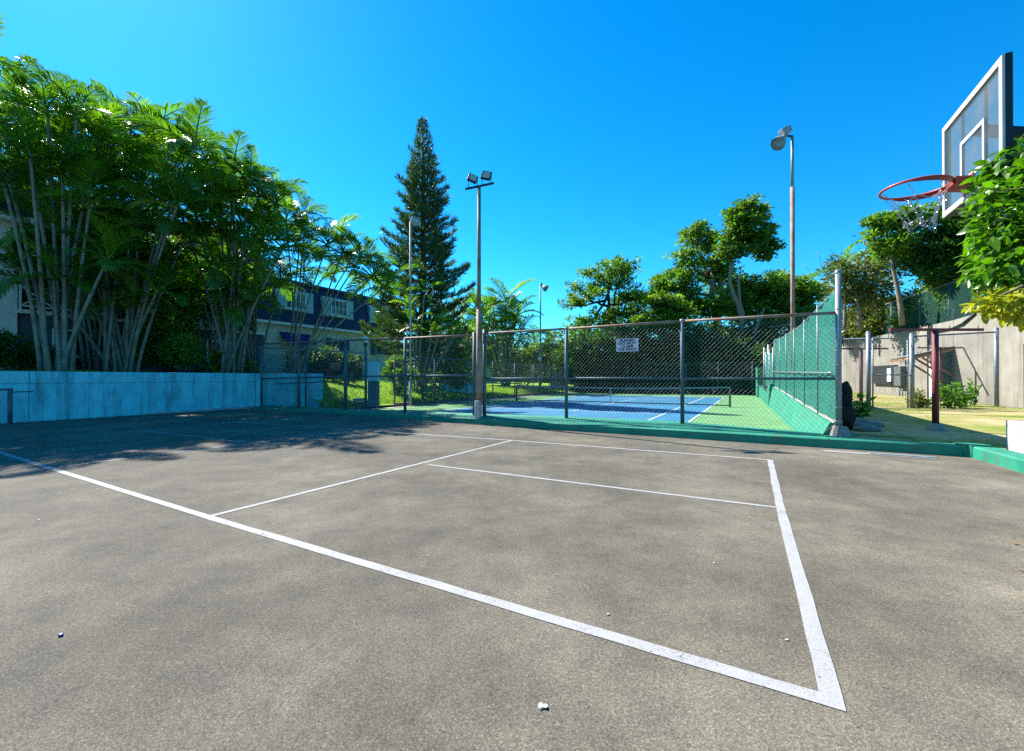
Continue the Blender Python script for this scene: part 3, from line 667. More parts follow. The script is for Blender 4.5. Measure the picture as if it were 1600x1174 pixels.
t2 = thing('windscreen_fence', 'small far green windscreen panel beside the court gate opening', 'fence', (15.2,26,.6))
MB().quad((14.6,24.7,.9),(16.4,28.5,.9),(16.4,28.5,2.95),(14.6,24.7,2.85)).build('windscreen_cloth', MAT['windscreen'], t2)
for x,y in ((14.55,24.6),(15.4,26.4),(16.45,28.6)): MB().tube([(x,y,.2),(x,y,3.1)], .045, 8).build('post', MAT['galvanised'], t2, True)

# fence on the retaining wall
t = thing('chain_link_fence', 'green chain-link fence standing on top of the concrete retaining wall', 'fence', wp(8,-.2,4.2))
ss = [3.0,5.2,7.9,11.2,15.0,19.5]
pp = []
for s in ss:
    z0 = 4.2; p = wp(s,-.22,z0); pp.append(p); MB().tube([p-Vector((0,0,.3)), p+Vector((0,0,1.98))], .04, 8).build('post', MAT['fence_paint'], t, True)
p9 = wp(-1.5,-.22,4.2); pp = [p9]+pp
for a, b in zip(pp[:-1], pp[1:]):
    MB().tube([a+Vector((0,0,1.95)), b+Vector((0,0,1.95))], .03, 6).build('top_rail', MAT['galvanised'], t, True)
wire_part('wire_mesh', dict(p0=pp[0],p1=pp[-1],z0=(4.2,4.2),z1=(6.13,6.13),pitch=.10,r=.005), 'fence_green', t)
# yard fence with gate
t = thing('chain_link_fence', 'yard chain-link fence with gate frame before the concrete wall', 'fence', (15,16.8,.2))
g0 = Vector((xat(1357,16.6),16.6,.2)); g1 = Vector((xat(1425,16.6),16.6,.2)); g2 = Vector((xat(1557,17.6),17.6,.2)); gm = Vector((xat(1318,19.5),19.5,.25))
for p, y in ((g0,519),(g1,522),(g2,513)):
    MB().tube([p-Vector((0,0,.1)), (p.x,p.y,fz(p.y,y))], .075, 12).build('post', MAT['galvanised'], t, True)
    MB().lathe((p.x,p.y,fz(p.y,y)), [(.08,-.03),(.08,.0),(.04,.03),(0,.035)], 10).build('post_cap', MAT['galvanised'], t, True)
for a, b, ya, yb in ((g1,g2,526,519),(gm,g0,530,529)):
    MB().tube([(a.x,a.y,fz(a.y,ya)),(b.x,b.y,fz(b.y,yb))], .03, 8).build('top_rail', MAT['fence_paint'], t, True)
    wire_part('wire_mesh', dict(p0=a,p1=b,z0=(.25,.25),z1=(fz(a.y,ya),fz(b.y,yb)),pitch=.12,r=.003), 'fence_paint', t)
gt_ = thing('chain_link_gate', 'closed chain-link gate leaf between two grey yard posts', 'gate', (g0+g1)/2)
ga = g0+Vector((.16,0,0)); gb = g1-Vector((.16,0,0)); zt = fz(16.6,529)
for p in (ga,gb): MB().tube([(p.x,p.y,.28),(p.x,p.y,zt)], .026, 8).build('frame_upright', MAT['galvanised'], gt_, True)
for z in (.28,fz(16.6,586),zt): MB().tube([(ga.x,ga.y,z),(gb.x,gb.y,z)], .026, 8).build('frame_rail', MAT['galvanised'], gt_, True)
wire_part('wire_mesh', dict(p0=ga,p1=gb,z0=(.3,.3),z1=(zt,zt),pitch=.12,r=.003), 'fence_paint', gt_)
# clothes-line T posts
def tpost(label, px, Y, ztop, half, zb, foot=True):
    X = xat(px,Y); t = thing('clothes_line_post', label, 'post', (X,Y,zb), 'red T-shaped posts in the yard')
    MB().tube([(X,Y,zb),(X,Y,ztop)], .065, 10).build('upright', MAT['red_steel'], t, True)
    MB().bar((X-half,Y-.05,ztop+.02),(X+half+.05,Y+.05,ztop+.03), .07, .06).build('crossbar', MAT['red_steel'], t)
    if foot: MB().lathe((X,Y,zb-.05), [(.19,0),(.18,.1),(.12,.2),(.07,.22)], 12).build('concrete_foot', MAT['foot_concrete'], t, True)
    for s in (-.9,-.3,.3,.9): MB().tube([(X+half*s,Y,ztop+.05),(X+half*s,Y,ztop+.12)], .012, 6).build('line_hook', MAT['rusty_pipe'], t, True)
tpost('nearest dark red T-shaped clothes-line post on a concrete foot', 1461.5, 10.4, fz(10.4,517), 1.12, .2)
tpost('dark red T-shaped clothes-line post just left of the yard gate', 1345.5, 18.3, fz(18.3,546), 1.1, .22)
tpost('far red T-shaped clothes-line post beside the lean-to shed', 1469, 20.6, fz(20.6,544.5), 1.08, .25)

# ================================================================== FOLIAGE TOOLS
def unit(a): return a/np.maximum(1e-6, np.linalg.norm(a, axis=-1, keepdims=True))
def leaves(C, D, L, W, fold=.25, tint=None, droop=.15):
    """C centres (n,3), D pointing dirs (n,3), L,W sizes (n,) -> one folded quad-pair leaf each"""
    n = len(C); D = unit(D); rv = unit(RNG.normal(size=(n,3))); S = unit(np.cross(D, rv)); U = np.cross(S, D)
    L = np.asarray(L)[:,None]*np.ones((n,1)); W = np.asarray(W)[:,None]*np.ones((n,1))
    b = C-D*L*.5; tip = C+D*L*.5-U*L*droop; a1 = C-D*L*.05+S*W*.5+U*W*fold; a2 = C-D*L*.05-S*W*.5+U*W*fold
    V = np.stack([b,a1,tip,a2],1).reshape(-1,3); Fq = np.arange(4*n).reshape(n,4)
    ti = RNG.random(n) if tint is None else tint
    return V, Fq, np.repeat(ti,4)
def blob_points(blobs, n, shell=.55):
    """points in a union of ellipsoids, biased outward; blobs: (cx,cy,cz,rx,ry,rz)"""
    B = np.array(blobs); vol = B[:,3]*B[:,4]*B[:,5]; k = RNG.choice(len(B), n, p=vol**.75/(vol**.75).sum())
    d = unit(RNG.normal(size=(n,3))); r = (shell**3+(1-shell**3)*RNG.random((n,1)))**(1/3)
    return B[k,:3]+d*r*B[k,3:6], d, k
def clump_cloud(blobs, n_clump, per, leaf, clump_r=.5, shell=.5, up=.4, lw=.42, flat=.7):
    C, d, k = blob_points(blobs, n_clump, shell); base = RNG.random(n_clump)*.55
    CC = np.repeat(C, per, 0); dd = np.repeat(d, per, 0); off = np.clip(RNG.normal(size=CC.shape),-1.5,1.5)*clump_r*np.array([.6,.6,.6*flat])
    D = unit(off)*.8+dd*.4+RNG.normal(size=CC.shape)*.35; D[:,2] += up*RNG.random(len(D))-.15
    Ls = leaf*(.65+.7*RNG.random(len(CC))); ti = np.clip(np.repeat(base, per)+.45*RNG.random(len(CC)), 0, 1)
    return leaves(CC+off, D, Ls, Ls*lw, tint=ti)
def cat_np(parts):
    V = []; Fq = []; T = []; n = 0
    for v_, f_, t_ in parts: V.append(v_); Fq.append(f_+n); T.append(t_); n += len(v_)
    return np.concatenate(V), np.concatenate(Fq), np.concatenate(T)
def foliage(name, data, mat, parent):
    V, Fq, T = data; off = WL[parent.name] if parent else Vector((0,0,0))
    return finish(name, np_mesh(name, V-np.array(off), Fq, T), MAT[mat], parent, off)
def curve(p0, p1, bend, n=7):
    p0 = Vector(p0); p1 = Vector(p1); bend = Vector(bend)
    return [p0.lerp(p1, i/(n-1))+bend*(4*(i/(n-1))*(1-i/(n-1))) for i in range(n)]
def wiggle(path, a):
    return [p+Vector((random.gauss(0,a),random.gauss(0,a),random.gauss(0,a*.5))) if 0 < i < len(path)-1 else p for i, p in enumerate(path)]

# ------------------------------------------------------------------ palm fronds (shared meshes)
def frond_mesh(name, L, droop, npair, leaf_l, leaf_w, vshape, drop, seed, rag=0.):
    rng = np.random.default_rng(seed); V = []; Fc = []; T = []
    ns = 12; pts = []; p = np.zeros(3); 
    for i in range(ns+1):
        s = i/ns; an = -droop*s**1.4; pts.append((p.copy(), an)); p = p+np.array([math.cos(an),0,math.sin(an)])*(L/ns)
    def rach(s):
        x = min(.9999,s)*ns; i = int(x); f = x-i; a, b = pts[i], pts[i+1]; return a[0]*(1-f)+b[0]*f, a[1]*(1-f)+b[1]*f
    for i in range(ns):                      # rachis: thin 3-sided tube made of quads
        a, an = pts[i]; b, bn = pts[i+1]; ra = .018*(1-i/ns)+.004; rb = .018*(1-(i+1)/ns)+.004; n0 = len(V)
        for q, r in ((a,ra),(b,rb)):
            for th in (0.5,2.6,4.7): V.append(q+np.array([0,r*math.cos(th),r*math.sin(th)])); T.append(.75)
        Fc += [(n0,n0+1,n0+4,n0+3),(n0+1,n0+2,n0+5,n0+4),(n0+2,n0,n0+3,n0+5)]
    for k in range(npair):
        s = .16+.84*(k+.5)/npair
        for sd_ in (1,-1):
            if rng.random() < rag: continue
            q, an = rach(min(1,s+rng.normal()*.006)); fw = np.array([math.cos(an),0,math.sin(an)]); up = np.array([-math.sin(an),0,math.cos(an)]); side = np.array([0,sd_,0.])
            sh = (math.sin(math.pi*min(1,.18+.80*s))**.7); ll = leaf_l*sh*(.85+.3*rng.random())
            d0 = unit(fw*(.45+.5*s)+side*(1-.35*s)+up*(vshape+.12*rng.normal())); d1 = unit(d0+np.array([0,0,-drop*(.7+.6*rng.random())]))
            w = leaf_w*(.8+.4*rng.random()); wv_ = unit(np.cross(d0, up+.4*fw))*w*.5
            m1 = q+d0*ll*.5; m2 = m1+d1*ll*.5; n0 = len(V)
            V += [q-wv_*.5, q+wv_*.5, m1+wv_, m1-wv_, m2+wv_*.12, m2-wv_*.12]; ti = .15+.5*rng.random(); T += [ti]*6
            Fc += [(n0,n0+1,n0+2,n0+3),(n0+3,n0+2,n0+4,n0+5)]
    me = np_mesh(name, np.array(V), np.array(Fc), np.array(T)); return me
FR = [frond_mesh('frond', 1.0, d, 30, .35, .027, vs, dr, i, .05) for i, (d, vs, dr) in enumerate(((.9,.35,.5),(1.2,.25,.7),(.6,.45,.35),(1.5,.2,.8),(1.0,.5,.45),(1.3,.1,1.0)))]
FRL = [frond_mesh('frond', 1.0, d, 22, .36, .032, vs, dr, 20+i, .06) for i, (d, vs, dr) in enumerate(((1.0,.3,.6),(1.3,.2,.8),(.7,.4,.5)))]
def mats_of(meshes, mat):
    out = []
    for me in meshes:
        m2 = me.copy(); m2.materials.clear(); m2.materials.append(MAT[mat]); out.append(m2)
    return out
FR_G = mats_of(FR, 'palm_leaf'); FR_Y = mats_of(FRL, 'palm_leaf_yellow'); FR_LM = mats_of(FR, 'palm_leaf_lime'); FRL_G = mats_of(FRL, 'palm_leaf')
def add_frond(me, top, az, el, L, parent, off, roll=0.):
    o = bpy.data.objects.new('frond', me); col.objects.link(o); o.parent = parent
    M = Matrix.Translation(Vector(top)-off) @ Matrix.Rotation(az,4,'Z') @ Matrix.Rotation(-el,4,'Y') @ Matrix.Rotation(roll,4,'X') @ Matrix.Diagonal((L,L,L,1))
    o.matrix_local = M; return o
def palm(name, label, base, stems, group=None, L=2.3, nf=8, r0=.085, lime=.08, yellow=.03, set_g=None, mat='palm_stem', cat='palm'):
    """stems: (top point, base offset (dx,dy), bend)"""
    base = Vector(base); t = thing(name, label, cat, base, group); rd = random.Random(hash(label) % 9999 if False else len(label)*7+int(abs(base.x)*10))
    set_g = set_g or FR_G
    for top, bo, bend in stems:
        top = Vector(top); b = base+Vector((bo[0],bo[1],-.12))
        path = []
        for i in range(11):
            s = i/10; p = b.lerp(top, s); lean = (top-b); 
            q = Vector((b.x+lean.x*(s**1.5*(1-bend)+s*bend), b.y+lean.y*(s**1.5*(1-bend)+s*bend), b.z+lean.z*s))
            path.append(q)
        rr = [r0*(1.15-.55*(i/10)) for i in range(11)]; rr[0] *= 1.25
        st = MB().tube(path, rr, 8).build('stem', MAT[mat], t, True)
        tdir = (path[-1]-path[-2]).normalized(); n = nf+rd.randint(-1,1); a0 = rd.random()*6.28
        for k in range(n):
            az = a0+k*2.39996+rd.gauss(0,.2); e = lerp(78,-12,(k+.5)/n)+rd.gauss(0,7)
            # tilt the crown a little along the stem
            q = rd.random(); LL = L*(.75+.45*rd.random())*(.8 if k < 1 else 1)
            me = rd.choice(FR_Y) if (q < yellow and k > n*.55) else (rd.choice(FR_LM) if q < yellow+lime else rd.choice(set_g))
            add_frond(me, path[-1]-tdir*(.25*k/n), az, R(e), LL, st, base, rd.gauss(0,.25))
    return t
def fan(base, specs, depth_jit=1.2, seed=1):
    """stems from (px,py) of crown centres in the photo at about the base's distance"""
    rd = random.Random(seed); out = []
    for px, py in specs:
        Y = base[1]+rd.uniform(-depth_jit, depth_jit); tpnt = at(px, py, Y)
        out.append((tpnt, (rd.uniform(-.38,.38)+(tpnt.x-base[0])*.06, rd.uniform(-.4,.4)), rd.uniform(.15,.6)))
    return out
def terr(px, Y): X = xat(px,Y); return Vector((X, Y, tz(X,Y)))
PG = 'areca palm clumps behind the pale wall'
def ipol(tab, x):
    for (a, ya), (b_, yb) in zip(tab[:-1], tab[1:]):
        if x <= b_: return lerp(ya, yb, (x-a)/(b_-a))
    return tab[-1][1]
SKYL = [(-60,125),(0,118),(60,128),(130,146),(200,168),(250,170),(300,200),(350,230),(400,265),(450,300),(500,322),(560,368),(600,425),(630,445)]
UNDER = [(-60,425),(100,440),(200,455),(300,475),(400,480),(480,440),(560,432),(630,455)]
CL = {'one': (88,16.8,1.85,.072), 'two': (190,18.9,1.95,.064), 'three': (362,21.6,2.05,.056), 'four': (455,24.5,1.95,.05), 'back_one': (262,24.0,2.3,.065), 'back_two': (160,21.5,2.1,.06), 'back_three': (395,27.5,2.3,.06)}
CRN = {k: [] for k in CL}; rd = random.Random(21); got = []
CRN['one'] = [(-22,175),(25,152),(72,168),(118,180),(152,222),(45,240),(96,268),(4,285),(140,318),(62,352),(112,388),(22,400),(168,405),(82,428)]; got += CRN['one']
for _ in range(6000):
    px = rd.uniform(-50,612); top = ipol(SKYL,px)+30-.02*px; bot = ipol(UNDER,px)
    py = rd.uniform(top, max(top+6,bot)); low_ = (py-top)/max(30,bot-top)
    if any((px-a)**2+((py-b_)*1.1)**2 < (28 if low_ < .45 else 36)**2 for a, b_ in got): continue
    low = (py-top)/max(30,bot-top); opts = []
    for k, (bx, bY, L_, r_) in CL.items():
        dx = abs(px-bx)
        if dx > (150 if k != 'four' else 170): continue
        if k == 'one' or (k == 'back_two' and py > 370 and px < 130): continue
        if k == 'one' and (len(CRN[k]) >= 18 or (low > .55 and sum(1 for c_ in CRN[k] if c_[1] > 300) > 3)): continue
        if k in ('four',) and (px < 455 and py > 385): continue
        if k == 'four' and px < 445: continue
        if k == 'back_three' and px > 440: continue
        w = math.exp(-(dx/80)**2)*(1.6 if not k.startswith('back') else .9)*(2.2 if k in ('one','two') and low < .4 else 1)
        opts.append((w, k))
    if not opts: continue
    tot = sum(w for w, _ in opts); q = rd.random()*tot
    for w, k in opts:
        q -= w
        if q <= 0: CRN[k].append((px,py)); got.append((px,py)); break
LAB = {'one': 'leftmost multi-stemmed palm clump with pale ringed stems above the wall', 'two': 'dense palm clump of many close stems in front of the balcony house', 'three': 'palm clump with leaning slim stems behind the low ferny plant', 'four': 'palm clump leaning right with thin bare stems before the blue-roofed house', 'back_one': 'tall background palm clump seen between the two left clumps', 'back_two': 'background palm clump between leftmost clump and the balcony house', 'back_three': 'background palm clump beside the blue-roofed house gable'}
for i_, (k, (bx, bY, L_, r_)) in enumerate(CL.items()):
    b = terr(bx,bY) if k != 'four' else Vector((xat(bx,bY),bY,1.6))
    palm('areca_palm', LAB[k], b, fan(b, CRN[k], 1.3, 2+i_), PG, L_, 10, r_, .14, .035)
b = Vector((-19.5,14.5,1.7))
palm('areca_palm', 'palm at the left frame edge showing only a frond tip', b, [((-17.45,14.2,12.0),(0,0),.4)], PG, 2.2, 7, .1)
for lab, px, Y, sp in (
                        ('young low palm with arching fronds under the dense clump', 240, 23.0, [(225,450),(260,470),(205,480),(285,455)]),
                        ('young low palm with arching fronds under the slim-stemmed clump', 330, 26.5, [(310,470),(345,455),(365,480),(330,495),(290,480)])):
    b = terr(px,Y); palm('areca_palm', lab, b, fan(b, sp, .8, int(px)), PG, 2.3, 8, .06, .15, .06)
# low ferny palm on the wall edge
b = Vector((xat(352,22.3),22.3,1.58))
t = thing('low_palm', 'low bright green ferny palm at the wall edge beside the fence end', 'plant', b)
st = MB().tube([b+Vector((0,0,-.1)), b+Vector((0,0,.25))], [.12,.09], 8).build('stump', MAT['bark_dark'], t, True)
for k in range(26):
    add_frond(random.choice(FR_LM), b+Vector((random.gauss(0,.35),random.gauss(0,.2),.2)), k*2.4, R(random.uniform(12,72)), random.uniform(1.0,1.7), st, b)
# sparse palm on the lawn with arching bare stems
b = tp(-4.2,11.6)+Vector((0,0,.25)); bY = b.y
specs = [(664,452),(640,478),(692,505),(722,512),(705,530),(676,520),(652,505)]
palm('areca_palm', 'sparse yellowing palm with arching bare stems on the lawn', Vector((xat(651,bY),bY,b.z)), [(at(px,py,bY+random.uniform(-.8,.8)),(random.uniform(-.3,.3),random.uniform(-.2,.2)),random.uniform(.5,.95)) for px,py in specs], None, 1.25, 5, .055, .5, .22, FRL_G)
# palms beyond the court
b = Vector((xat(790,47),47,.2))
palm('areca_palm', 'far palm clump beyond the court left of the distant lamp post', b, fan(b, [(770,478),(790,468),(808,490),(765,505),(785,500),(800,515),(752,495),(778,530),(815,520)], 2, 9), 'palms beyond the tennis court', 3.2, 8, .09, .2, .06)
b = Vector((xat(735,52),52,.6))
palm('areca_palm', 'far palm clump behind the floodlight pole near the brown roof', b, fan(b, [(722,490),(742,480),(735,515),(712,520),(757,520),(700,505)], 2, 10), 'palms beyond the tennis court', 3.2, 8, .09, .2, .08)
b = Vector((xat(842,54),54,.2))
palm('areca_palm', 'far low palm clump right of the distant lamp post', b, fan(b, [(835,535),(858,540),(845,555),(868,548)], 2, 12), 'palms beyond the tennis court', 3.0, 8, .09, .15, .04)

# ------------------------------------------------------------------ conifer
def conifer(base, H, spread):
    base = Vector(base); t = thing('pine_tree', 'tall dark conical pine standing behind the blue-roofed house', 'pine tree', base)
    MB().tube([base+Vector((0,0,-.4)), base+Vector((.05,0,H*.5)), base+Vector((0,0,H))], [.38,.22,.03], 10).build('trunk', MAT['bark_dark'], t, True)
    C = []; D = []; LS = []; brm = MB(); z = H*.10
    rd = random.Random(5)
    while z < H*.985:
        f = z/H; rad = spread*(1-f)**.86*(.72+.28*min(1,f/.2)); nb = 6 if f < .8 else 5; a0 = rd.random()*6.28
        for k in range(nb):
            az = a0+6.283*k/nb+rd.gauss(0,.18); rr = rad*rd.uniform(.62,1.18); 
            if rd.random() < .05: continue
            p0 = Vector((0,0,z)); pts_ = []
            for i in range(7):
                s = i/6; pts_.append(base+Vector((math.cos(az)*rr*s, math.sin(az)*rr*s, z+rr*(-.10*s+.34*s*s*s))))
            brm.tube(pts_, [.05*(1-f)*(1-i/7)+.012 for i in range(7)], 4)
            nt_ = max(3, int(rr*4.3))
            for i in range(nt_):
                s = .18+.82*(i+.5)/nt_; x = s*6; j = min(5,int(x)); q = pts_[j].lerp(pts_[j+1], x-j); tn = (pts_[j+1]-pts_[j]).normalized()
                for sd_ in (-1,0,1):
                    sw = .30*rr*(1-s)*sd_*rd.uniform(.5,1.2)+sd_*.12
                    sidev = Vector((-math.sin(az),math.cos(az),0)); qq = q+sidev*sw+tn*abs(sw)*.4
                    d = (tn*.75+sidev*sd_*.35+Vector((0,0,.75))).normalized(); C.append(qq); D.append(d); LS.append(.22+.34*min(1,rad/1.6))
        z += H*.036*(1-.5*f)
    kind(brm.build('branches', MAT['bark_dark'], t, True), 'stuff')
    C = np.array([list(c) for c in C]); D = np.array([list(d) for d in D]); n = len(C); per = 9
    CC = np.repeat(C,per,0); DD = unit(np.repeat(D,per,0)+RNG.normal(size=(n*per,3))*.42); Ls = np.repeat(np.array(LS),per)*(.6+.6*RNG.random(n*per))
    foliage('needles', leaves(CC+DD*Ls[:,None]*.42, DD, Ls, Ls*.10, 0., np.clip(np.repeat(RNG.random(n)*.6,per)+RNG.random(n*per)*.4,0,1), .05), 'pine_needle', t)
PB = Vector((xat(660,33),33,1.0)); conifer(PB, fz(33,180)-1.0, 4.7)

# ------------------------------------------------------------------ broadleaf trees
def tree(name, label, base, blobs, nclump, per, leaf, mat='tree_leaf', bark='bark_dark', trunks=None, group=None, clump_r=.6, shell=.45, r0=.25, extra=None, limbs=True, cat='tree', flat=.7, up=.4):
    """blobs: (px,py,Y,rx_px,rz_px[,ry_m])"""
    base = Vector(base); t = thing(name, label, cat, base, group); BB = []
    for q in blobs:
        px, py, Y, rx, rz = q[:5]; c_ = at(px,py,Y); k = Y/F; ry = q[5] if len(q) > 5 else rx*k*.9
        BB.append((c_.x,c_.y,c_.z,rx*k*.8,ry*.8,rz*k*.8))
    for b_ in list(BB):                       # irregular outline: smaller tufts around each main bough
        for _ in range(4):
            dv = Vector((random.gauss(0,1),random.gauss(0,.8),random.gauss(.25,.7))).normalized(); f_ = random.uniform(.28,.5)
            BB.append((b_[0]+dv.x*b_[3]*1.15,b_[1]+dv.y*b_[4]*1.15,b_[2]+dv.z*b_[5]*1.15,b_[3]*f_*1.25,b_[4]*f_,b_[5]*f_*.8))
    nmain = len(blobs)
    if trunks is None:
        cz = sum(b_[2] for b_ in BB)/len(BB); trunks = [[base+Vector((0,0,-.3)), base.lerp(Vector((BB[0][0],BB[0][1],cz)),.55), Vector((BB[0][0],BB[0][1],max(cz,BB[0][2])))]]
    for tr_ in trunks:
        tr_ = [Vector(p) for p in tr_]; n = len(tr_)
        fine = []
        for a, b_ in zip(tr_[:-1], tr_[1:]):
            for i in range(3): fine.append(a.lerp(b_,i/3))
        fine.append(tr_[-1]); fine = wiggle(fine, r0*.35)
        MB().tube(fine, [r0*(1.1-.8*i/len(fine)) for i in range(len(fine))], 8).build('trunk', MAT[bark], t, True)
    if limbs:
        mid = [Vector(p) for p in trunks[0]]
        for i, b_ in enumerate(BB[:nmain]):
            c_ = Vector(b_[:3]); k = .35+.5*random.random(); s = mid[-2].lerp(mid[-1], k) if len(mid) > 1 else mid[0]
            pa = wiggle(curve(s, c_, (0,0,-.06*(c_-s).length)), .08)
            MB().tube(pa, [r0*.5*(1-i_/8)+.02 for i_ in range(len(pa))], 6).build('limb', MAT[bark], t, True)
            for tf in BB[nmain+4*i:nmain+4*i+4]:
                e = Vector(tf[:3])
                pb = wiggle(curve(pa[4], e, (0,0,.05)), .06)
                MB().tube(pb, [.05*(1-i_/8)+.012 for i_ in range(len(pb))], 4).build('branch', MAT[bark], t, True)
    foliage('crown', clump_cloud(BB, nclump, per, leaf, clump_r, shell, up=up, flat=flat), mat, t)
    return t
BG = 'trees beyond the tennis court'
tree('broadleaf_tree', 'loose spreading green tree left of the sign behind the court', (xat(955,50),50,0), [(950,430,50,42,28),(915,465,50,34,24),(985,470,51,42,30),(940,510,49,52,36),(1000,525,50,48,40),(900,535,49,30,30),(968,420,51,22,22),(892,478,50,14,14),(1020,480,52,26,26)], 520, 26, .40, group=BG, clump_r=.6, shell=.15, r0=.3)
tree('broadleaf_tree', 'tall tree with dense rounded crown and pale trunks behind the court', (xat(1125,52),52,0), [(1090,375,52,34,26),(1085,420,51,42,28),(1060,455,51,40,26),(1130,440,52,40,30),(1110,480,50,55,30),(1175,470,53,50,30),(1040,440,52,22,16)], 640, 26, .45, bark='bark_pale', trunks=[[(xat(1118,50),50,0),at(1120,520,50),at(1112,420,50)],[(xat(1130,50),50,0),at(1122,500,50),at(1130,430,50)]], group=BG, clump_r=.62, shell=.15, r0=.34)
tree('broadleaf_tree', 'feathery tree top with bare pale trunk, tallest behind the court', (xat(1152,47),47,0), [(1160,335,47,30,24),(1170,365,47,34,20),(1185,380,47,28,16),(1140,395,47,30,18),(1195,398,47,16,10),(1148,350,47,20,18)], 420, 22, .40, bark='bark_pale', trunks=[[(xat(1155,47),47,0),at(1156,500,47),at(1140,440,47),at(1150,380,47),at(1158,340,47)],[(xat(1160,47),47,0),at(1158,490,47),at(1153,430,47)]], group=BG, clump_r=.6, shell=.2, r0=.28, flat=.45)
tree('broadleaf_tree', 'dark full tree right of the tallest tree beside the lamp pole', (xat(1215,50),50,0), [(1200,450,50,40,30),(1235,470,49,40,34),(1180,500,49,44,34),(1265,460,48,30,26),(1225,440,51,26,18),(1250,500,47,40,26)], 520, 26, .42, 'tree_leaf', group=BG, clump_r=.6, shell=.2)
tree('broadleaf_tree', 'small light green tree between the loose tree and the tall one', (xat(1040,46),46,0), [(1035,470,46,28,14),(1048,500,46,34,20),(1015,505,46,30,20),(1060,485,46,22,16)], 240, 24, .40, 'tree_leaf_light', group=BG, clump_r=.6, shell=.3, flat=.45)
# broken leaning limb/dead trunk
t = thing('dead_trunk', 'bare pale broken trunk leaning in front of the dark hedge', 'tree trunk', (xat(1175,45),45,0))
MB().tube([at(1176,600,45),at(1174,560,45),at(1179,520,45),at(1194,482,45)], [.22,.18,.16,.09], 8).build('trunk', MAT['bark_pale'], t, True)
MB().tube([at(1215,508,44),at(1240,506,43.5),at(1200,512,44)], [.06,.1,.04], 6).build('limb', MAT['bark_pale'], t, True)
MB().tube([at(1178,520,44.8),at(1177,545,44.6),at(1175,565,44.5),at(1168,572,44.5)], [.05,.04,.04,.02], 5).build('hanging_vine', MAT['bark_pale'], t, True)
# hedge behind the far court fence
hb = []; rd = random.Random(3)
for i in range(26):
    k = i/25; p = tp(19.6+rd.uniform(-.3,.8), lerp(9.5,-9,k)); hh = rd.uniform(2.2,3.6)+(1.0 if .25 < k < .8 else 0)
    hb.append((p.x,p.y,hh*.45+TZ,.95,1.3,hh*.62)); hb.append((p.x+rd.uniform(-.5,.5),p.y+.9,hh*.95,.9,1.0,hh*.45))
t = thing('hedge', 'dense dark hedge along the far end of the tennis court', 'hedge', tp(19.6,0))
foliage('leaves_mass', clump_cloud(hb, 2300, 20, .34, .5, .5), 'hedge_leaf', t)
sb = MB()
for i in range(30):
    p = tp(19.8+rd.uniform(-.5,.5), lerp(9,-9,i/29)); sb.tube([(p.x,p.y,-.3),(p.x+rd.uniform(-.3,.3),p.y,2.2)], [.06,.02], 5)
sb.build('woody_stems', MAT['bark_dark'], t)
# background shrubs: each its own thing
def shrub(label, blobs, ncl, per, leaf, mat, name='shrub', group=None, cat='shrub', clump_r=.4, zb=None, shell=.4):
    px = sum(b_[0] for b_ in blobs)/len(blobs); Y = blobs[0][2]; low = min(at(b_[0],b_[1]+b_[4],b_[2]).z for b_ in blobs) if zb is None else zb
    base = Vector((xat(px,Y),Y,low)); t = thing(name, label, cat, base, group); BB = []
    for q in blobs:
        px_, py, Y_, rx, rz = q[:5]; c_ = at(px_,py,Y_); k = Y_/F; BB.append((c_.x,c_.y,c_.z,rx*k,rx*k*.9,rz*k))
    for b_ in BB:
        for _ in range(3):
            e = Vector(b_[:3])+Vector((random.uniform(-.5,.5)*b_[3],random.uniform(-.5,.5)*b_[4],random.uniform(0,.6)*b_[5]))
            MB().tube(wiggle(curve(base+Vector((random.gauss(0,.1),random.gauss(0,.1),-.1)), e, (0,0,.1), 5),.04), [.04,.035,.03,.02,.01], 5).build('stem', MAT['bark_dark'], t, True)
    foliage('leaves', clump_cloud(BB, ncl, per, leaf, clump_r, shell), mat, t); return t
shrub('rounded shrub with sunlit top between two palm clumps behind the wall', [(262,535,21,42,36),(235,545,21.5,30,28),(290,550,20.5,30,24),(262,505,21.6,38,18)], 420, 22, .16, 'tree_leaf', clump_r=.3, zb=1.6)
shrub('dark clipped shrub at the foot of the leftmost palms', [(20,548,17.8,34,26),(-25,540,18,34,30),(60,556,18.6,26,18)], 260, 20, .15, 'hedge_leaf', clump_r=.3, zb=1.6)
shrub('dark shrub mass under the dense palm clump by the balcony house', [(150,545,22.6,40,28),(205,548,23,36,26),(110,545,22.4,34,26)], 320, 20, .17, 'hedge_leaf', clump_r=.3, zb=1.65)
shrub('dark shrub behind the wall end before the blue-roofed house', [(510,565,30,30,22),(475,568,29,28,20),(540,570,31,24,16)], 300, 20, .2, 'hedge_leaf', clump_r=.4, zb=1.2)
_fs = shrub('flowering shrub with pink blooms beside the arching lawn palm', [(622,572,27,18,14),(636,588,26,16,16),(610,585,27.5,12,10)], 260, 18, .17, 'tree_leaf', clump_r=.25, zb=.5)
foliage('blooms', clump_cloud([(xat(622,27),27,fz(27,568),.7,.6,.5),(xat(632,26.2),26.2,fz(26.2,600),.4,.4,.25)], 26, 4, .13, .08), 'flower_mix', _fs)
shrub('dark green bushes behind the lawn right of the arching palm', [(690,560,36,36,34),(725,545,37,30,36),(705,590,34,34,18),(660,550,37,30,28)], 520, 22, .28, 'tree_leaf', clump_r=.45, zb=.4)
shrub('mixed bushes beyond the fence right of the floodlight pole', [(780,555,50,28,34),(820,565,52,30,26),(862,560,54,28,30),(800,575,48,26,20)], 480, 22, .36, 'tree_leaf_light', clump_r=.6, zb=0)
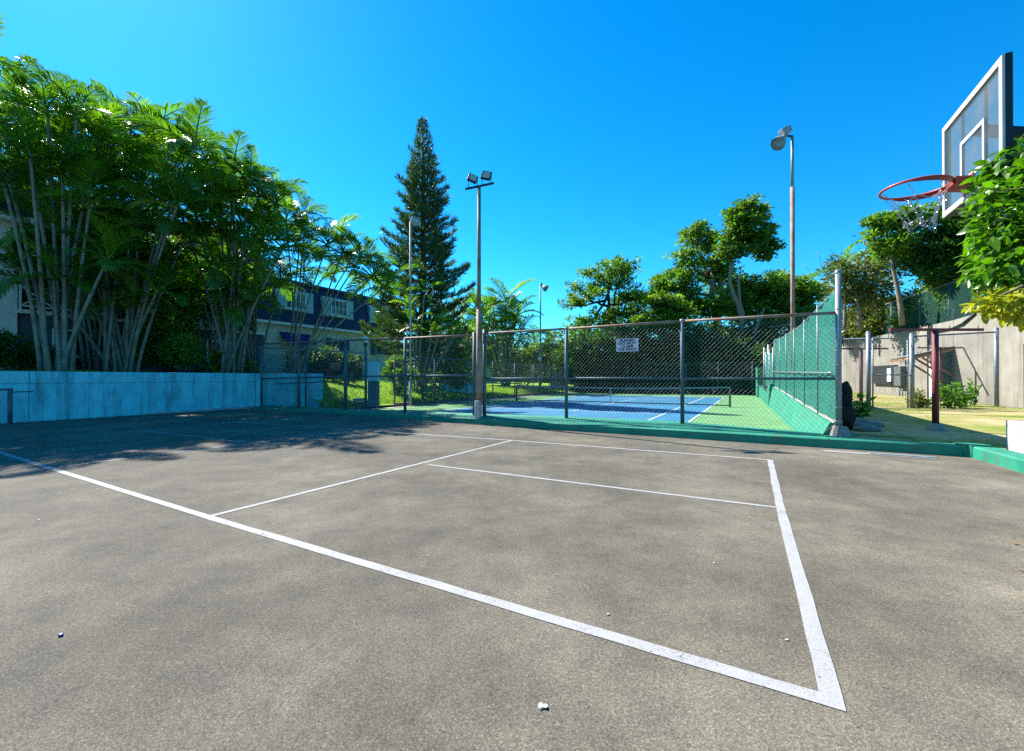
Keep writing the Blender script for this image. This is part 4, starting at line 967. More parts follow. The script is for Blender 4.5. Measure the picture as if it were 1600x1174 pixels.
shrub('broad dark bush mass under the loose tree behind the court', [(900,560,47,34,34),(945,555,46,36,40),(1000,565,46.5,40,36)], 620, 22, .38, 'hedge_leaf', clump_r=.6, zb=0)
shrub('broad dark bush mass under the tall trees behind the court', [(1060,550,46,40,36),(1115,545,47,44,40),(1165,555,46,36,38),(1210,540,45,30,40)], 720, 22, .38, 'hedge_leaf', clump_r=.6, zb=0)
# hillside trees above the retaining wall
HG = 'trees on the slope above the retaining wall'
tree('hillside_tree', 'twiggy half-bare tree draped in vines left on the slope', (xat(1345,27),27,4.6), [(1335,430,27,28,32),(1360,455,27,34,24),(1320,465,28,28,20),(1375,420,28,26,24)], 210, 20, .26, 'vine_leaf', 'bark_pale', group=HG, clump_r=.7, shell=.2, r0=.12)
tree('hillside_tree', 'open tree with rosettes of dark leaves behind the hoop net', (xat(1410,24),24,4.6), [(1385,350,24,26,22),(1420,345,24,30,26),(1455,345,24.5,28,26),(1400,385,24,42,26),(1445,390,24,44,28),(1365,375,24,18,16)], 400, 16, .27, 'tree_leaf', 'bark_pale', group=HG, clump_r=.36, shell=.2, r0=.12)
tree('hillside_tree', 'dense dark tree on the slope behind the bright near bush', (xat(1495,23),23,4.6), [(1490,375,23,40,36),(1530,400,22,44,44),(1470,420,23,40,30),(1520,345,23,30,24)], 620, 22, .26, 'hedge_leaf', 'bark_dark', group=HG, clump_r=.4, shell=.4, r0=.16)
shrub('viney undergrowth behind the wall-top fence, left stretch', [(1325,510,33,30,30),(1360,500,31,32,32),(1400,495,29,36,32),(1440,485,27.5,34,34),(1380,512,30,50,14)], 900, 20, .24, 'vine_leaf', group=HG, clump_r=.4, zb=4.4)
shrub('leafy undergrowth behind the wall-top fence, right stretch', [(1475,475,25,38,38),(1515,462,23.5,38,44),(1555,465,22,36,46),(1450,500,26,40,14)], 860, 20, .2, 'tree_leaf', group=HG, clump_r=.4, zb=4.4)
# bare twigs
t = thing('bare_branches', 'tangle of bare grey twigs left of the slope trees', 'branches', (xat(1320,28),28,4.6))
for i in range(22):
    p0 = at(random.uniform(1305,1370),random.uniform(455,490),27.5+random.uniform(-1,1)); p1 = p0+Vector((random.uniform(-2.4,1.2),random.uniform(-.6,.6),random.uniform(.6,3.4)))
    MB().tube(wiggle(curve(p0,p1,(0,0,random.uniform(-.3,.5))),.09), [.035,.03,.026,.022,.018,.013,.007], 4).build('twig', MAT['bark_pale'], t, True)
b = at(1320,430,30)
palm('slope_palm', 'single palm with drooping pale fronds on the slope by the corner post', Vector((b.x,b.y,4.8)), [(at(1322,415,30),(0,0),.5)], None, 2.1, 8, .1, .3, .05)

# ================================================================== BUILDINGS
def window(fr, parent, s0, s1, z0, z1, n=0., cols=2, rows=2, frame='trim_white', glass='window_glass', shutter=None):
    w = MB(); fw = .07
    for a,b,c_,d_ in ((s0,s1,z0,z0+fw),(s0,s1,z1-fw,z1),(s0,s0+fw,z0+fw,z1-fw),(s1-fw,s1,z0+fw,z1-fw)): w.fbox(fr,a,b,n+.002,n+.09,c_,d_)
    o = w.build('window', MAT[frame], parent)
    mul = MB()
    for i in range(1,cols): x = lerp(s0+fw,s1-fw,i/cols); mul.fbox(fr,x-.028,x+.028,n+.02,n+.07,z0+fw,z1-fw)
    for j in range(1,rows):
        zz = lerp(z0+fw,z1-fw,j/rows)
        for i in range(cols):
            xa = lerp(s0+fw,s1-fw,i/cols)+(.028 if i else 0); xb = lerp(s0+fw,s1-fw,(i+1)/cols)-(.028 if i < cols-1 else 0)
            mul.fbox(fr,xa,xb,n+.025,n+.062,zz-.02,zz+.02)
    mul.build('glazing_bar', MAT[frame], o)
    for i in range(cols):
        xa = lerp(s0+fw,s1-fw,i/cols); xb = lerp(s0+fw,s1-fw,(i+1)/cols)
        MB().fbox(fr,xa+.002,xb-.002,n+.004,n+.016,z0+fw,z1-fw).build('pane', MAT[glass], o)
    MB().fbox(fr,s0-.06,s1+.06,n+.003,n+.16,z0-.08,z0-.002).build('sill', MAT[frame], o)
    if shutter:
        for a, b in ((s0-.5,s0-.03),(s1+.03,s1+.5)):
            MB().fbox(fr,a,b,n+.003,n+.05,z0,z1).build('shutter', MAT[shutter], o)
    return o
def awning(fr, parent, s0, s1, z0, z1, out):
    O,d,n = fr; P = lambda a,b_,z: (O[0]+d[0]*a+n[0]*b_, O[1]+d[1]*a+n[1]*b_, O[2]+z)
    mb = MB(); mb.hexa([P(s0,.01,z1-.03),P(s1,.01,z1-.03),P(s1,out,z0+.2),P(s0,out,z0+.2)],[P(s0,.01,z1),P(s1,.01,z1),P(s1,out,z0+.23),P(s0,out,z0+.23)])
    mb.hexa([P(s0,out-.02,z0),P(s1,out-.02,z0),P(s1,out,z0),P(s0,out,z0)],[P(s0,out-.02,z0+.2),P(s1,out-.02,z0+.2),P(s1,out,z0+.2),P(s0,out,z0+.2)])
    return mb.build('awning', MAT['awning_blue'], parent)
dA = Vector((.439,.898,0)).normalized(); nA = Vector((dA.y,-dA.x,0))
frA = (Vector((-22.7,20.2,1.6)), dA, nA)
t = thing('balcony_house', 'shaded house with white cross-braced balcony railing behind the left palms', 'house', frA[0])
MB().fbox(frA,-7,.0,-7,.15,-.2,6.85).build('party_wall', MAT['house_white'], t)
MB().fbox(frA,.01,12,-7,-.0,-.2,2.8).build('ground_wall', MAT['house_dusk'], t)
MB().fbox(frA,.01,12,-7,-1.9,2.99,6.85).build('upper_wall', MAT['house_dusk'], t)
MB().fbox(frA,.02,12,-1.9,.22,2.805,2.985).build('balcony_slab', MAT['trim_white'], t)
MB().fbox(frA,-7.3,12.4,-7.3,.75,6.86,7.12).build('fascia', MAT['trim_white'], t)
O,d,n = frA; P = lambda a,b_,z: (O[0]+d[0]*a+n[0]*b_, O[1]+d[1]*a+n[1]*b_, O[2]+z)
rf = MB().hexa([P(-7.2,-7.2,7.13),P(-7.2,.65,7.13),P(12.3,.65,7.13),P(12.3,-7.2,7.13)][::-1],[P(-7.2,-5,9.6),P(-7.2,-1.6,9.6),P(12.3,-1.6,9.6),P(12.3,-5,9.6)][::-1]).build('roof', MAT['slate_blue'], t)
ra = thing_rail = MB()
rl = MB(); 
for z in (3.12,4.02): rl.fbox(frA,.05,8.2,.12,.18,z,z+.07)
rail = rl.build('balcony_railing', MAT['trim_white'], t)
for i in range(8):
    s = .05+i*1.16; MB().fbox(frA,s,s+.07,.11,.19,2.99,4.12).build('baluster_post', MAT['trim_white'], rail)
for i in range(7):
    s0 = .14+i*1.16; s1 = s0+1.05
    if i % 3 == 1: continue
    for za, zb in ((3.19,4.02),(4.02,3.19)):
        MB().bar(P(s0,.135 if za < zb else .165,za), P(s1,.135 if za < zb else .165,zb), .03, .05).build('cross_brace', MAT['trim_white'], rail)
for s in (2.2,5.4,8.8): window(frA, t, s, s+1.3, 3.1, 5.3, -1.9, 2, 3)
for s in (1.2,4.6,8.2): window(frA, t, s, s+1.5, .9, 2.2, .0, 2, 1)
awning(frA, t, 3.6, 7.0, 5.3, 6.2, .2); awning(frA, t, .8, 3.3, 5.25, 6.2, .2)
MB().fbox(frA,8.4,12,.02,.09,4.6,6.5).build('side_screen', MAT['slate_blue'], t)
dB = Vector((.465,.885,0)).normalized(); nB = Vector((dB.y,-dB.x,0))
frB = (Vector((-17.6,33,1.0)), dB, nB)
t = thing('townhouse', 'two-storey house with dark blue mansard roof and white windows', 'house', frB[0])
MB().fbox(frB,-1.5,13.4,-8,0,-.3,4.4).build('ground_wall', MAT['house_cream'], t)
MB().fbox(frB,-1.5,13.4,.004,.05,-.3,2.2).build('lower_render', MAT['house_teal'], t)
MB().fbox(frB,-1.8,13.8,-8.2,.45,4.405,4.6).build('fascia', MAT['trim_white'], t)
O2,d2,n2 = frB; P2 = lambda a,b_,z: (O2[0]+d2[0]*a+n2[0]*b_, O2[1]+d2[1]*a+n2[1]*b_, O2[2]+z)
# mansard clad in rows of slates
mans = MB().hexa([P2(-1.7,-8,4.605),P2(-1.7,.36,4.605),P2(13.7,.36,4.605),P2(13.7,-8,4.605)][::-1],[P2(-1.7,-8,7.75),P2(-1.7,-.2,7.75),P2(13.7,-.2,7.75),P2(13.7,-8,7.75)][::-1]).build('mansard', MAT['slate_blue'], t)
for k in range(9):
    z0 = 4.62+k*.345; nn = .36-.56*(z0-4.6)/3.15
    o = MB().hexa([P2(-1.7,nn-.02,z0),P2(-1.7,nn+.055,z0),P2(13.7,nn+.055,z0),P2(13.7,nn-.02,z0)][::-1],[P2(-1.7,nn-.08,z0+.34),P2(-1.7,nn-.045,z0+.34),P2(13.7,nn-.045,z0+.34),P2(13.7,nn-.08,z0+.34)][::-1]).build('slate_course', MAT['slate_blue'], mans)
MB().fbox(frB,-1.9,13.9,-8.2,.02,7.76,7.98).build('parapet', MAT['slate_blue'], t)
for s0, s1 in ((.5,2.2),(4.6,6.3),(9.75,11.75)):
    MB().fbox(frB,s0-.75,s1+.75,-.3,.30,5.55,7.15).build('dormer', MAT['house_teal'], t)
    window(frB, t, s0, s1, 5.7, 7.0, .30, 4, 2)
for s0, s1 in ((4.9,6.3),(9.9,11.7)): window(frB, t, s0, s1, 2.6, 3.75, .052, 2, 1, 'house_teal', 'window_glass', 'slate_blue')
awning(frB, t, .2, 2.8, 2.9, 3.9, 1.0); awning(frB, t, 12.2, 13.3, 2.9, 4.0, .9)
MB().fbox(frB,7.2,8.3,.052,.11,-.2,2.4).build('door', MAT['wood_dark'], t)
# brown-roofed house far behind
frC = (Vector((xat(650,58),58,1.0)), Vector((.96,.28,0)), Vector((.28,-.96,0)))
t = thing('brown_roofed_house', 'small far house with brown hipped roof behind the lawn bushes', 'house', frC[0])
MB().fbox(frC,0,11,-6,0,-.5,4.6).build('wall', MAT['house_cream'], t)
O3,d3,n3 = frC; P3 = lambda a,b_,z: (O3[0]+d3[0]*a+n3[0]*b_, O3[1]+d3[1]*a+n3[1]*b_, O3[2]+z)
MB().hexa([P3(-.6,-6.6,4.61),P3(-.6,.6,4.61),P3(11.6,.6,4.61),P3(11.6,-6.6,4.61)][::-1],[P3(2.6,-3.2,6.6),P3(2.6,-2.8,6.6),P3(8.4,-2.8,6.6),P3(8.4,-3.2,6.6)][::-1]).build('roof', MAT['roof_brown'], t)
for s in (1.2,4.6,8.0): window(frC, t, s, s+1.7, 2.6, 4.0, .0, 2, 1)
# utility hut at the far court corner
c0 = Vector((xat(872,49),49,TZ))
t = thing('utility_hut', 'small grey concrete hut with pale doors at the far court corner', 'hut', c0)
MB().box(c0.x-.75,c0.x+.75,c0.y,c0.y+1.6,TZ-.2,2.35).build('wall', MAT['concrete'], t)
MB().box(c0.x-.9,c0.x+.9,c0.y-.15,c0.y+1.7,2.355,2.5).build('roof_slab', MAT['foot_concrete'], t)
for s in (-.65,.03): MB().box(c0.x+s,c0.x+s+.6,c0.y-.04,c0.y-.003,.1,2.05).build('door', MAT['path_pale'], t)
# lean-to shed on the retaining wall
sx = lambda s, n, z: wp(s, n, z)
t = thing('lean_to_shed', 'wooden lean-to shelter with sheet roof against the concrete wall', 'shed', wp(4.6,.7,.3))
S0, S1 = 4.3, 6.4
MB().hexa([wp(S0,0.02,2.93),wp(S1,0.02,2.78),wp(S1,1.75,2.42),wp(S0,1.75,2.50)][::1],[wp(S0,0.02,2.97),wp(S1,0.02,2.82),wp(S1,1.75,2.46),wp(S0,1.75,2.54)]).build('roof_sheet', MAT['roof_sheet'], t)
for s in (S0+.06,S0+.72,S1-.75,S1-.1): MB().bar(wp(s,.03,2.80-(s-S0)*.03),wp(s,1.72,2.38-(s-S0)*.02), .08, .12).build('rafter', MAT['wood'], t)
MB().bar(wp(S0,1.68,2.40),wp(S1,1.68,2.34), .05, .14).build('fascia_board', MAT['wood'], t)
for s in (S0+.1,S0+.8,S1-.2): MB().bar(wp(s,.06,1.55),wp(s,1.2,2.42), .08, .08).build('brace', MAT['wood'], t)
MB().hexa([wp(S0+.2,.02,.3),wp(S0+.28,.02,.3),wp(S0+.28,.7,.3),wp(S0+.2,.7,.3)],[wp(S0+.2,.02,2.7),wp(S0+.28,.02,2.7),wp(S0+.28,.6,2.6),wp(S0+.2,.6,2.6)]).build('side_board', MAT['bench_green'], t)
MB().hexa([wp(S0+.3,.02,.25),wp(S1-.1,.02,.25),wp(S1-.1,.1,.25),wp(S0+.3,.1,.25)],[wp(S0+.3,.02,2.6),wp(S1-.1,.02,2.55),wp(S1-.1,.1,2.55),wp(S0+.3,.1,2.6)]).build('back_panel', MAT['trim_white'], t)
MB().hexa([wp(5.45,.105,.85),wp(6.2,.105,.85),wp(6.2,.14,.85),wp(5.45,.14,.85)],[wp(5.45,.105,1.7),wp(6.2,.105,1.7),wp(6.2,.14,1.7),wp(5.45,.14,1.7)]).build('white_board', MAT['trim_white'], t)
MB().hexa([wp(S0+.5,.105,.4),wp(S0+1.1,.105,.4),wp(S0+1.1,.13,.4),wp(S0+.5,.13,.4)],[wp(S0+.5,.105,1.5),wp(S0+1.1,.105,1.5),wp(S0+1.1,.13,1.5),wp(S0+.5,.13,1.5)]).build('opening', MAT['window_glass'], t)
def text_mesh(name, body, size, mat, parent, M, extrude=.002, sx=1.0):
    cu = bpy.data.curves.new('txt','FONT'); cu.body = body; cu.size = size; cu.align_x = 'CENTER'; cu.align_y = 'CENTER'; cu.extrude = extrude; cu.offset = size*.038
    ob = bpy.data.objects.new('txt', cu); col.objects.link(ob); bpy.context.view_layer.update()
    me = bpy.data.meshes.new_from_object(ob.evaluated_get(bpy.context.evaluated_depsgraph_get())); bpy.data.objects.remove(ob)
    me.name = name; me.materials.clear(); me.materials.append(MAT[mat]); o = bpy.data.objects.new(name, me); col.objects.link(o)
    if parent: o.parent = parent; o.matrix_local = Matrix.Translation(-WL[parent.name]) @ M @ Matrix.Diagonal((sx,1,1,1))
    return o
def facing(p, nrm, tilt=0.):
    z = Vector(nrm).normalized(); x = Vector((0,0,1)).cross(z).normalized(); y = z.cross(x)
    M = Matrix((( x.x,y.x,z.x,p[0]),(x.y,y.y,z.y,p[1]),(x.z,y.z,z.z,p[2]),(0,0,0,1))); return M
text_mesh('number_mark', '27', .36, 'grey_box', t, facing(wp(5.75,.112,2.12), WN))
# electric boxes on the wall
t = thing('meter_cabinet', 'dark open meter cabinet with grey box on the concrete wall', 'cabinet', wp(9,.1,.6))
MB().hexa([wp(9.8,.02,1.05),wp(12.9,.02,1.05),wp(12.9,.2,1.05),wp(9.8,.2,1.05)],[wp(9.8,.02,2.2),wp(12.9,.02,2.2),wp(12.9,.2,2.2),wp(9.8,.2,2.2)]).build('dark_recess', MAT['dark_room'], t)
MB().hexa([wp(10.0,.205,1.2),wp(10.45,.205,1.2),wp(10.45,.3,1.2),wp(10.0,.3,1.2)],[wp(10.0,.205,2.0),wp(10.45,.205,2.0),wp(10.45,.3,2.0),wp(10.0,.3,2.0)]).build('white_box', MAT['trim_white'], t)
MB().hexa([wp(8.8,.02,.95),wp(9.6,.02,.95),wp(9.6,.3,.95),wp(8.8,.3,.95)],[wp(8.8,.02,2.1),wp(9.6,.02,2.1),wp(9.6,.3,2.1),wp(8.8,.3,2.1)]).build('grey_cabinet', MAT['grey_box'], t, False, .02)
for s in (9.0,9.35): MB().tube([wp(s,.12,.3),wp(s,.12,.95)], .035, 6).build('conduit', MAT['galvanised'], t, True)

# ================================================================== POLES AND LAMPS
def obox(mb, M, sx, sy, sz, c=(0,0,0)):
    r = [(-1,-1),(1,-1),(1,1),(-1,1)]; f = lambda a,b_,z: tuple(M @ Vector((c[0]+a*sx/2,c[1]+b_*sy/2,c[2]+z*sz/2)))
    return mb.hexa([f(a,b_,-1) for a,b_ in r], [f(a,b_,1) for a,b_ in r])
pX, pY = xat(748.5,13.98), 13.98; zt = fz(pY,291)
t = thing('floodlight_pole', 'rusty floodlight pole with two square lamp heads beside the fence', 'light pole', (pX,pY,.18))
MB().tube([(pX,pY,.1),(pX,pY,3.6)], .085, 14).build('lower_shaft', MAT['pole_rust'], t, True)
MB().tube([(pX,pY,3.6),(pX,pY,zt)], [.062,.055], 12).build('upper_shaft', MAT['rusty_pipe'], t, True)
MB().tube([(pX-.03,pY-.12,.15),(pX-.03,pY-.12,.72)], .1, 12).build('white_base_box', MAT['pole_white'], t, True, .02)
MB().bar((pX+.045,pY-.11,.2),(pX+.045,pY-.11,.62), .11, .08).build('base_plate', MAT['pole_white'], t)
ca = Vector((pX-.43,pY-.08,zt-.12)); cb = Vector((pX+.46,pY+.08,zt+.14))
MB().bar(ca, cb, .07, .05).build('cross_arm', MAT['black_metal'], t)
for k, (s, tl_, yw) in enumerate(((.26,R(24),R(14)),(.74,R(20),R(-4)))):
    c_ = ca.lerp(cb,s)+Vector((0,-.04,.27)); roll = R(20 if k == 0 else 13)
    M = Matrix.Translation(c_) @ Matrix.Rotation(yw,4,'Z') @ Matrix.Rotation(roll,4,'Y') @ Matrix.Rotation(-tl_,4,'X')
    h_ = obox(MB(), M, .31, .06, .31).build('lamp_head', MAT['black_metal'], t, False, .008)
    obox(MB(), M, .23, .012, .23, (0,-.037,0)).build('lens', MAT['lamp_glass'], h_)
    for i in range(6): obox(MB(), M, .012, .05, .26, (-.11+.044*i,.055,0)).build('cooling_fin', MAT['black_metal'], h_)
    for sg in (-1,1): MB().bar(M @ Vector((sg*.165,0,0)), ca.lerp(cb,s)+Vector((sg*.13,0,.01)), .02, .03).build('bracket', MAT['black_metal'], t)
def bell_lamp(parent, c, d, r, ln, mat='lamp_grey'):
    d = Vector(d).normalized()
    h_ = MB().lathe(c, [(r*.30,-.05*ln),(r*.36,.12*ln),(r*.62,.35*ln),(r*.85,.6*ln),(r*.98,.85*ln),(r,ln)], 18, d).build('bell_shade', MAT[mat], parent, True)
    MB().lathe(Vector(c)+d*(ln*.93), [(r*.97,0),(r*.6,.03),(0,.04)], 18, d).build('lens', MAT['lamp_dark_glass'], h_, True)
    MB().lathe(c, [(0,-ln*.55),(r*.3,-ln*.5),(r*.34,-.05*ln),(r*.3,0)], 12, d).build('ballast_housing', MAT[mat], parent, True)
def lamp_pole(label, base, ztop, r, mat, seg2=None):
    base = Vector(base); t = thing('lamp_pole', label, 'light pole', base)
    zs = seg2 or (base.z+ztop)*.5
    MB().tube([base+Vector((0,0,-.2)), (base.x,base.y,zs)], r, 12).build('lower_shaft', MAT[mat[0]], t, True)
    MB().tube([(base.x,base.y,zs), (base.x,base.y,ztop)], r*.72, 12).build('upper_shaft', MAT[mat[1]], t, True)
    return t
# right pole
rY = 17.0; rX = xat(1239,rY); zt = fz(rY,213)
t = lamp_pole('tall rusty lamp pole with a bell floodlight at right behind windscreen', (rX,rY,.3), zt, .075, ('pole_rust','pole_grey'), fz(rY,292))
MB().bar((rX+.02,rY,zt+.02),(rX-.28,rY-.02,zt+.02), .05, .06).build('arm', MAT['black_metal'], t)
bell_lamp(t, (rX-.38,rY-.05,zt-.08), (-.6,-.3,-.6), .26, .46)
obox(MB(), Matrix.Translation((rX-.26,rY+.02,zt+.22)) @ Matrix.Rotation(R(-28),4,'Y'), .34, .3, .26).build('ballast_box', MAT['lamp_grey'], t, False, .02)
# left pole
lp = tp(-7.6,9.35); lY = lp.y; lX = xat(641,lY); zt = fz(lY,346)
t = lamp_pole('slim pale lamp pole with round floodlight in front of the pine', (lX,lY,TZ), zt, .075, ('pole_white','pole_white'), 1.25)
MB().bar((lX,lY,zt),(lX+.12,lY,zt+.02), .05, .05).build('arm', MAT['black_metal'], t)
bell_lamp(t, (lX+.14,lY,zt-.02), (.5,-.75,-.2), .26, .36, 'pole_white')
obox(MB(), Matrix.Translation((lX+.05,lY+.05,zt+.18)), .2, .2, .24).build('ballast_box', MAT['lamp_grey'], t, False, .02)
# far pole
fX, fY = xat(844.5,46), 46.; zt = fz(fY,446)
t = lamp_pole('distant thin lamp pole with bell floodlight beyond the tennis court', (fX,fY,TZ), zt, .10, ('pole_grey','pole_grey'))
bell_lamp(t, (fX+.15,fY,zt-.05), (.75,-.4,-.55), .36, .6, 'pole_grey')
MB().tube([(fX,fY,zt),(fX+.12,fY,zt+.2),(fX+.1,fY,zt+.3)], .07, 8).build('arm', MAT['black_metal'], t, True)
# globe garden lamp
gY = 21.6; gX = xat(571,gY)
t = thing('globe_lamp', 'round white globe lamp on a dark post on the lawn', 'garden lamp', (gX,gY,.1))
MB().tube([(gX,gY,0),(gX,gY,fz(gY,541))], .05, 10).build('post', MAT['fence_paint'], t, True)
mbg = MB(); prof = [(0.172*math.sin(math.pi*i/12), -.172*math.cos(math.pi*i/12)) for i in range(13)]
mbg.lathe((gX,gY,fz(gY,531)), prof, 20).build('globe', MAT['globe_white'], t, True)
MB().lathe((gX,gY,fz(gY,538.5)), [(.05,-.1),(.09,-.04),(.1,.05),(.07,.08)], 14).build('collar', MAT['black_metal'], t, True)
# second small globe light far
gY2 = 42.; gX2 = xat(843,gY2)
t = thing('globe_lamp', 'tiny distant white globe lamp beside the far lamp pole', 'garden lamp', (gX2,gY2,TZ))
MB().tube([(gX2,gY2,TZ),(gX2,gY2,fz(gY2,565))], .05, 8).build('post', MAT['fence_paint'], t, True)
MB().lathe((gX2,gY2,fz(gY2,561)), [(a*1.0,b_*1.0) for a,b_ in prof], 16).build('globe', MAT['globe_white'], t, True)
# sign on the fence
sp = fence_at(980.5); fd = (Vector((*FENCE[1],0))-Vector((*FENCE[2],0))).normalized(); sn = Vector((fd.y,-fd.x,0))
zc = fz(sp.y,539.3); sp = Vector((sp.x,sp.y,zc))+sn*.03
t = thing('warning_sign', 'small white sign asking not to climb, wired to the fence', 'sign', sp)
M = facing(sp, sn)
def sbox(mb, M, w, h, d, c=(0,0,0)): return obox(mb, M, w, h, d, c)
sbox(MB(), M, .60, .355, .006).build('panel', MAT['sign_white'], t)
for body, y, sz, mt, sx_ in (('PLEASE!!',.122,.080,'sign_navy',1.15),('DO NOT',.042,.082,'sign_navy',1.25),('CLIMB',-.042,.082,'sign_red',1.25),('THE FENCE',-.124,.074,'sign_navy',1.12)):
    text_mesh('lettering', body, sz*1.18, mt, t, M @ Matrix.Translation((0,y,.0045)), .0008, sx_)
for a in (-.26,.26): MB().tube([M @ Vector((a,.15,-.02)), M @ Vector((a,.15,.012))], .006, 6).build('tie', MAT['galvanised'], t, True)

# ================================================================== BASKETBALL HOOP
bn = Vector((.464,.886,0)).normalized(); nn = Vector((-bn.y,bn.x,0))          # along the board (away), outward towards the court
F0 = Vector((3.93,4.03,0)); N0 = Vector((3.455,3.09,0)); BC = (F0+N0)/2; BWd = (F0-N0).length; ZB, ZT = 2.905, 3.72
def bp(s, n_, z): p = BC+bn*s+nn*n_; return Vector((p.x,p.y,z))
frH = (BC, bn, nn)
PX_ = BC-nn*1.15
t = thing('basketball_hoop', 'basketball backboard with red rim and chain net at right edge', 'basketball hoop', (PX_.x,PX_.y,.17))
h2 = BWd/2; fw = .045
mbf = MB()
for a,b_,c_,d_ in ((-h2,h2,ZB,ZB+fw),(-h2,h2,ZT-fw,ZT),(-h2,-h2+fw,ZB+fw,ZT-fw),(h2-fw,h2,ZB+fw,ZT-fw)): mbf.fbox(frH,a,b_,-.012,.004,c_,d_)
mbf.build('board_frame', MAT['board_white'], t)
mbs = MB()
for a,b_,c_,d_ in ((-h2-.003,h2+.003,ZB-.003,ZB+.02),(-h2-.003,h2+.003,ZT-.02,ZT+.003),(-h2-.003,-h2+.02,ZB+.02,ZT-.02),(h2-.02,h2+.003,ZB+.02,ZT-.02)): mbs.fbox(frH,a,b_,-.05,-.013,c_,d_)
mbs.build('rear_frame', MAT['black_metal'], t)
MB().fbox(frH,-h2+fw,h2-fw,-.020,-.008,ZB+fw,ZT-fw).build('glass_panel', MAT['board_glass'], t)
sq = MB(); q0, q1, z0, z1, w_ = -.25,.17,3.06,3.42,.032
for a,b_,c_,d_ in ((q0,q1,z0,z0+w_),(q0,q1,z1-w_,z1),(q0,q0+w_,z0+w_,z1-w_),(q1-w_,q1,z0+w_,z1-w_)): sq.fbox(frH,a,b_,-.0075,.0,c_,d_)
sq.build('target_square', MAT['board_white'], t)
for s in (-.2,.2): MB().fbox(frH,s-.013,s+.013,-.036,-.025,ZB+.02,ZT-.02).build('rear_strut', MAT['black_metal'], t)
MB().bar(bp(-.15,-.09,3.0), (PX_.x,PX_.y,2.75), .07,.07).build('support_arm', MAT['black_metal'], t)
MB().bar(bp(.15,-.09,3.5), (PX_.x,PX_.y,3.05), .07,.07).build('support_arm', MAT['black_metal'], t)
MB().tube([(PX_.x,PX_.y,.0),(PX_.x,PX_.y,3.2)], .075, 14).build('pole', MAT['black_metal'], t, True)
MB().bar(bp(h2-.05,-.09,ZB+.04), bp(h2-.25,-.3,ZB-.02), .04,.09).build('lower_bracket', MAT['grey_box'], t)
RZ = 3.045; rc = BC+nn*.335; rc = Vector((rc.x,rc.y,RZ)); rr = .2286
ring = []
for i in range(40): a = 2*math.pi*i/40; ring.append((rc.x+rr*math.cos(a), rc.y+rr*math.sin(a), RZ))
ring.append(ring[0]); ring.append(ring[1])
rim = MB().tube(ring, .0105, 10, False).build('rim', MAT['rim_red'], t, True)
# flat apron around the rear half and neck plate
mbn = MB(); N_ = 18; yaw = math.atan2(-nn.y,-nn.x)
for i in range(N_):
    a0 = yaw-2.0+4.0*i/N_; a1 = yaw-2.0+4.0*(i+1)/N_; f0 = math.sin(math.pi*i/N_)**.6; f1 = math.sin(math.pi*(i+1)/N_)**.6
    c0 = lambda a, r, z: (rc.x+r*math.cos(a), rc.y+r*math.sin(a), RZ+z)
    mbn.hexa([c0(a0,rr+.004,-.01-.034*f0),c0(a0,rr+.008,-.01-.034*f0),c0(a1,rr+.008,-.01-.034*f1),c0(a1,rr+.004,-.01-.034*f1)],[c0(a0,rr+.004,.004),c0(a0,rr+.008,.004),c0(a1,rr+.008,.004),c0(a1,rr+.004,.004)])
mbn.build('rim_apron', MAT['rim_red'], t)
b1_ = bp(-.075,.006,RZ); b2_ = bp(.075,.006,RZ); e1_ = rc-nn*(rr-.01)-bn*.11; e2_ = rc-nn*(rr-.01)+bn*.11
Z = lambda p, dz: (p.x,p.y,RZ+dz)
MB().hexa([Z(b1_,-.004),Z(b2_,-.004),Z(e2_,-.004),Z(e1_,-.004)],[Z(b1_,.012),Z(b2_,.012),Z(e2_,.012),Z(e1_,.012)]).build('neck_plate', MAT['rim_neck'], t)
MB().hexa([Z(bp(-.07,.008,0),-.075),Z(bp(.07,.008,0),-.075),Z(e2_,-.035),Z(e1_,-.035)],[Z(bp(-.07,.008,0),-.006),Z(bp(.07,.008,0),-.006),Z(e2_,-.006),Z(e1_,-.006)]).build('neck_gusset', MAT['rim_red'], t)
MB().fbox(frH,-.09,.09,.002,.008,RZ-.11,RZ+.03).build('mount_plate', MAT['rim_red'], t)
# chain net: strands of links, a tattered net that hangs narrow
link_me = None
def chain(path_fn, n, parent):
    mb = MB(); pts = [Vector(path_fn(i/n)) for i in range(n+1)]
    for i in range(n):
        a, b_ = pts[i], pts[i+1]; c_ = (a+b_)/2; tdir = (b_-a).normalized(); ln = (b_-a).length*.72
        side = tdir.cross(Vector((.3,.5,.8))).normalized()
        if i % 2: side = tdir.cross(side).normalized()
        oval = [c_+tdir*(ln*math.cos(x)*.95)+side*(.0085*math.sin(x)) for x in [k*math.pi/4 for k in range(8)]]; oval += oval[:2]
        mb.tube(oval, .0016, 4, False)
    return kind(mb.build('chain', MAT['chain_steel'], parent), 'stuff')
net = chain(lambda s: (rc.x, rc.y, 0), 1, t) if False else None
for k in range(12):
    a = 2*math.pi*k/12+.1; a2 = a+(.45 if k % 2 else -.45)
    if k in (1,3,6,8): continue
    endr = .085; drop = .34+.05*math.sin(k*2.3)
    ax, ay = rc.x+rr*math.cos(a), rc.y+rr*math.sin(a); bx, by = rc.x+.035+endr*math.cos(a2), rc.y-.02+endr*math.sin(a2)
    chain(lambda s, ax=ax, ay=ay, bx=bx, by=by, drop=drop: (lerp(ax,bx,s**.8), lerp(ay,by,s**.8), RZ-.012-drop*(.75*s+.25*s*s)), 15, t)
for lv, rad in ((.13,.165),(.30,.095)):
    chain(lambda s, lv=lv, rad=rad: (rc.x+.02+rad*math.cos(6.283*s), rc.y-.01+rad*math.sin(6.283*s), RZ-lv-.02*math.sin(6.283*6*s)), 26, t)

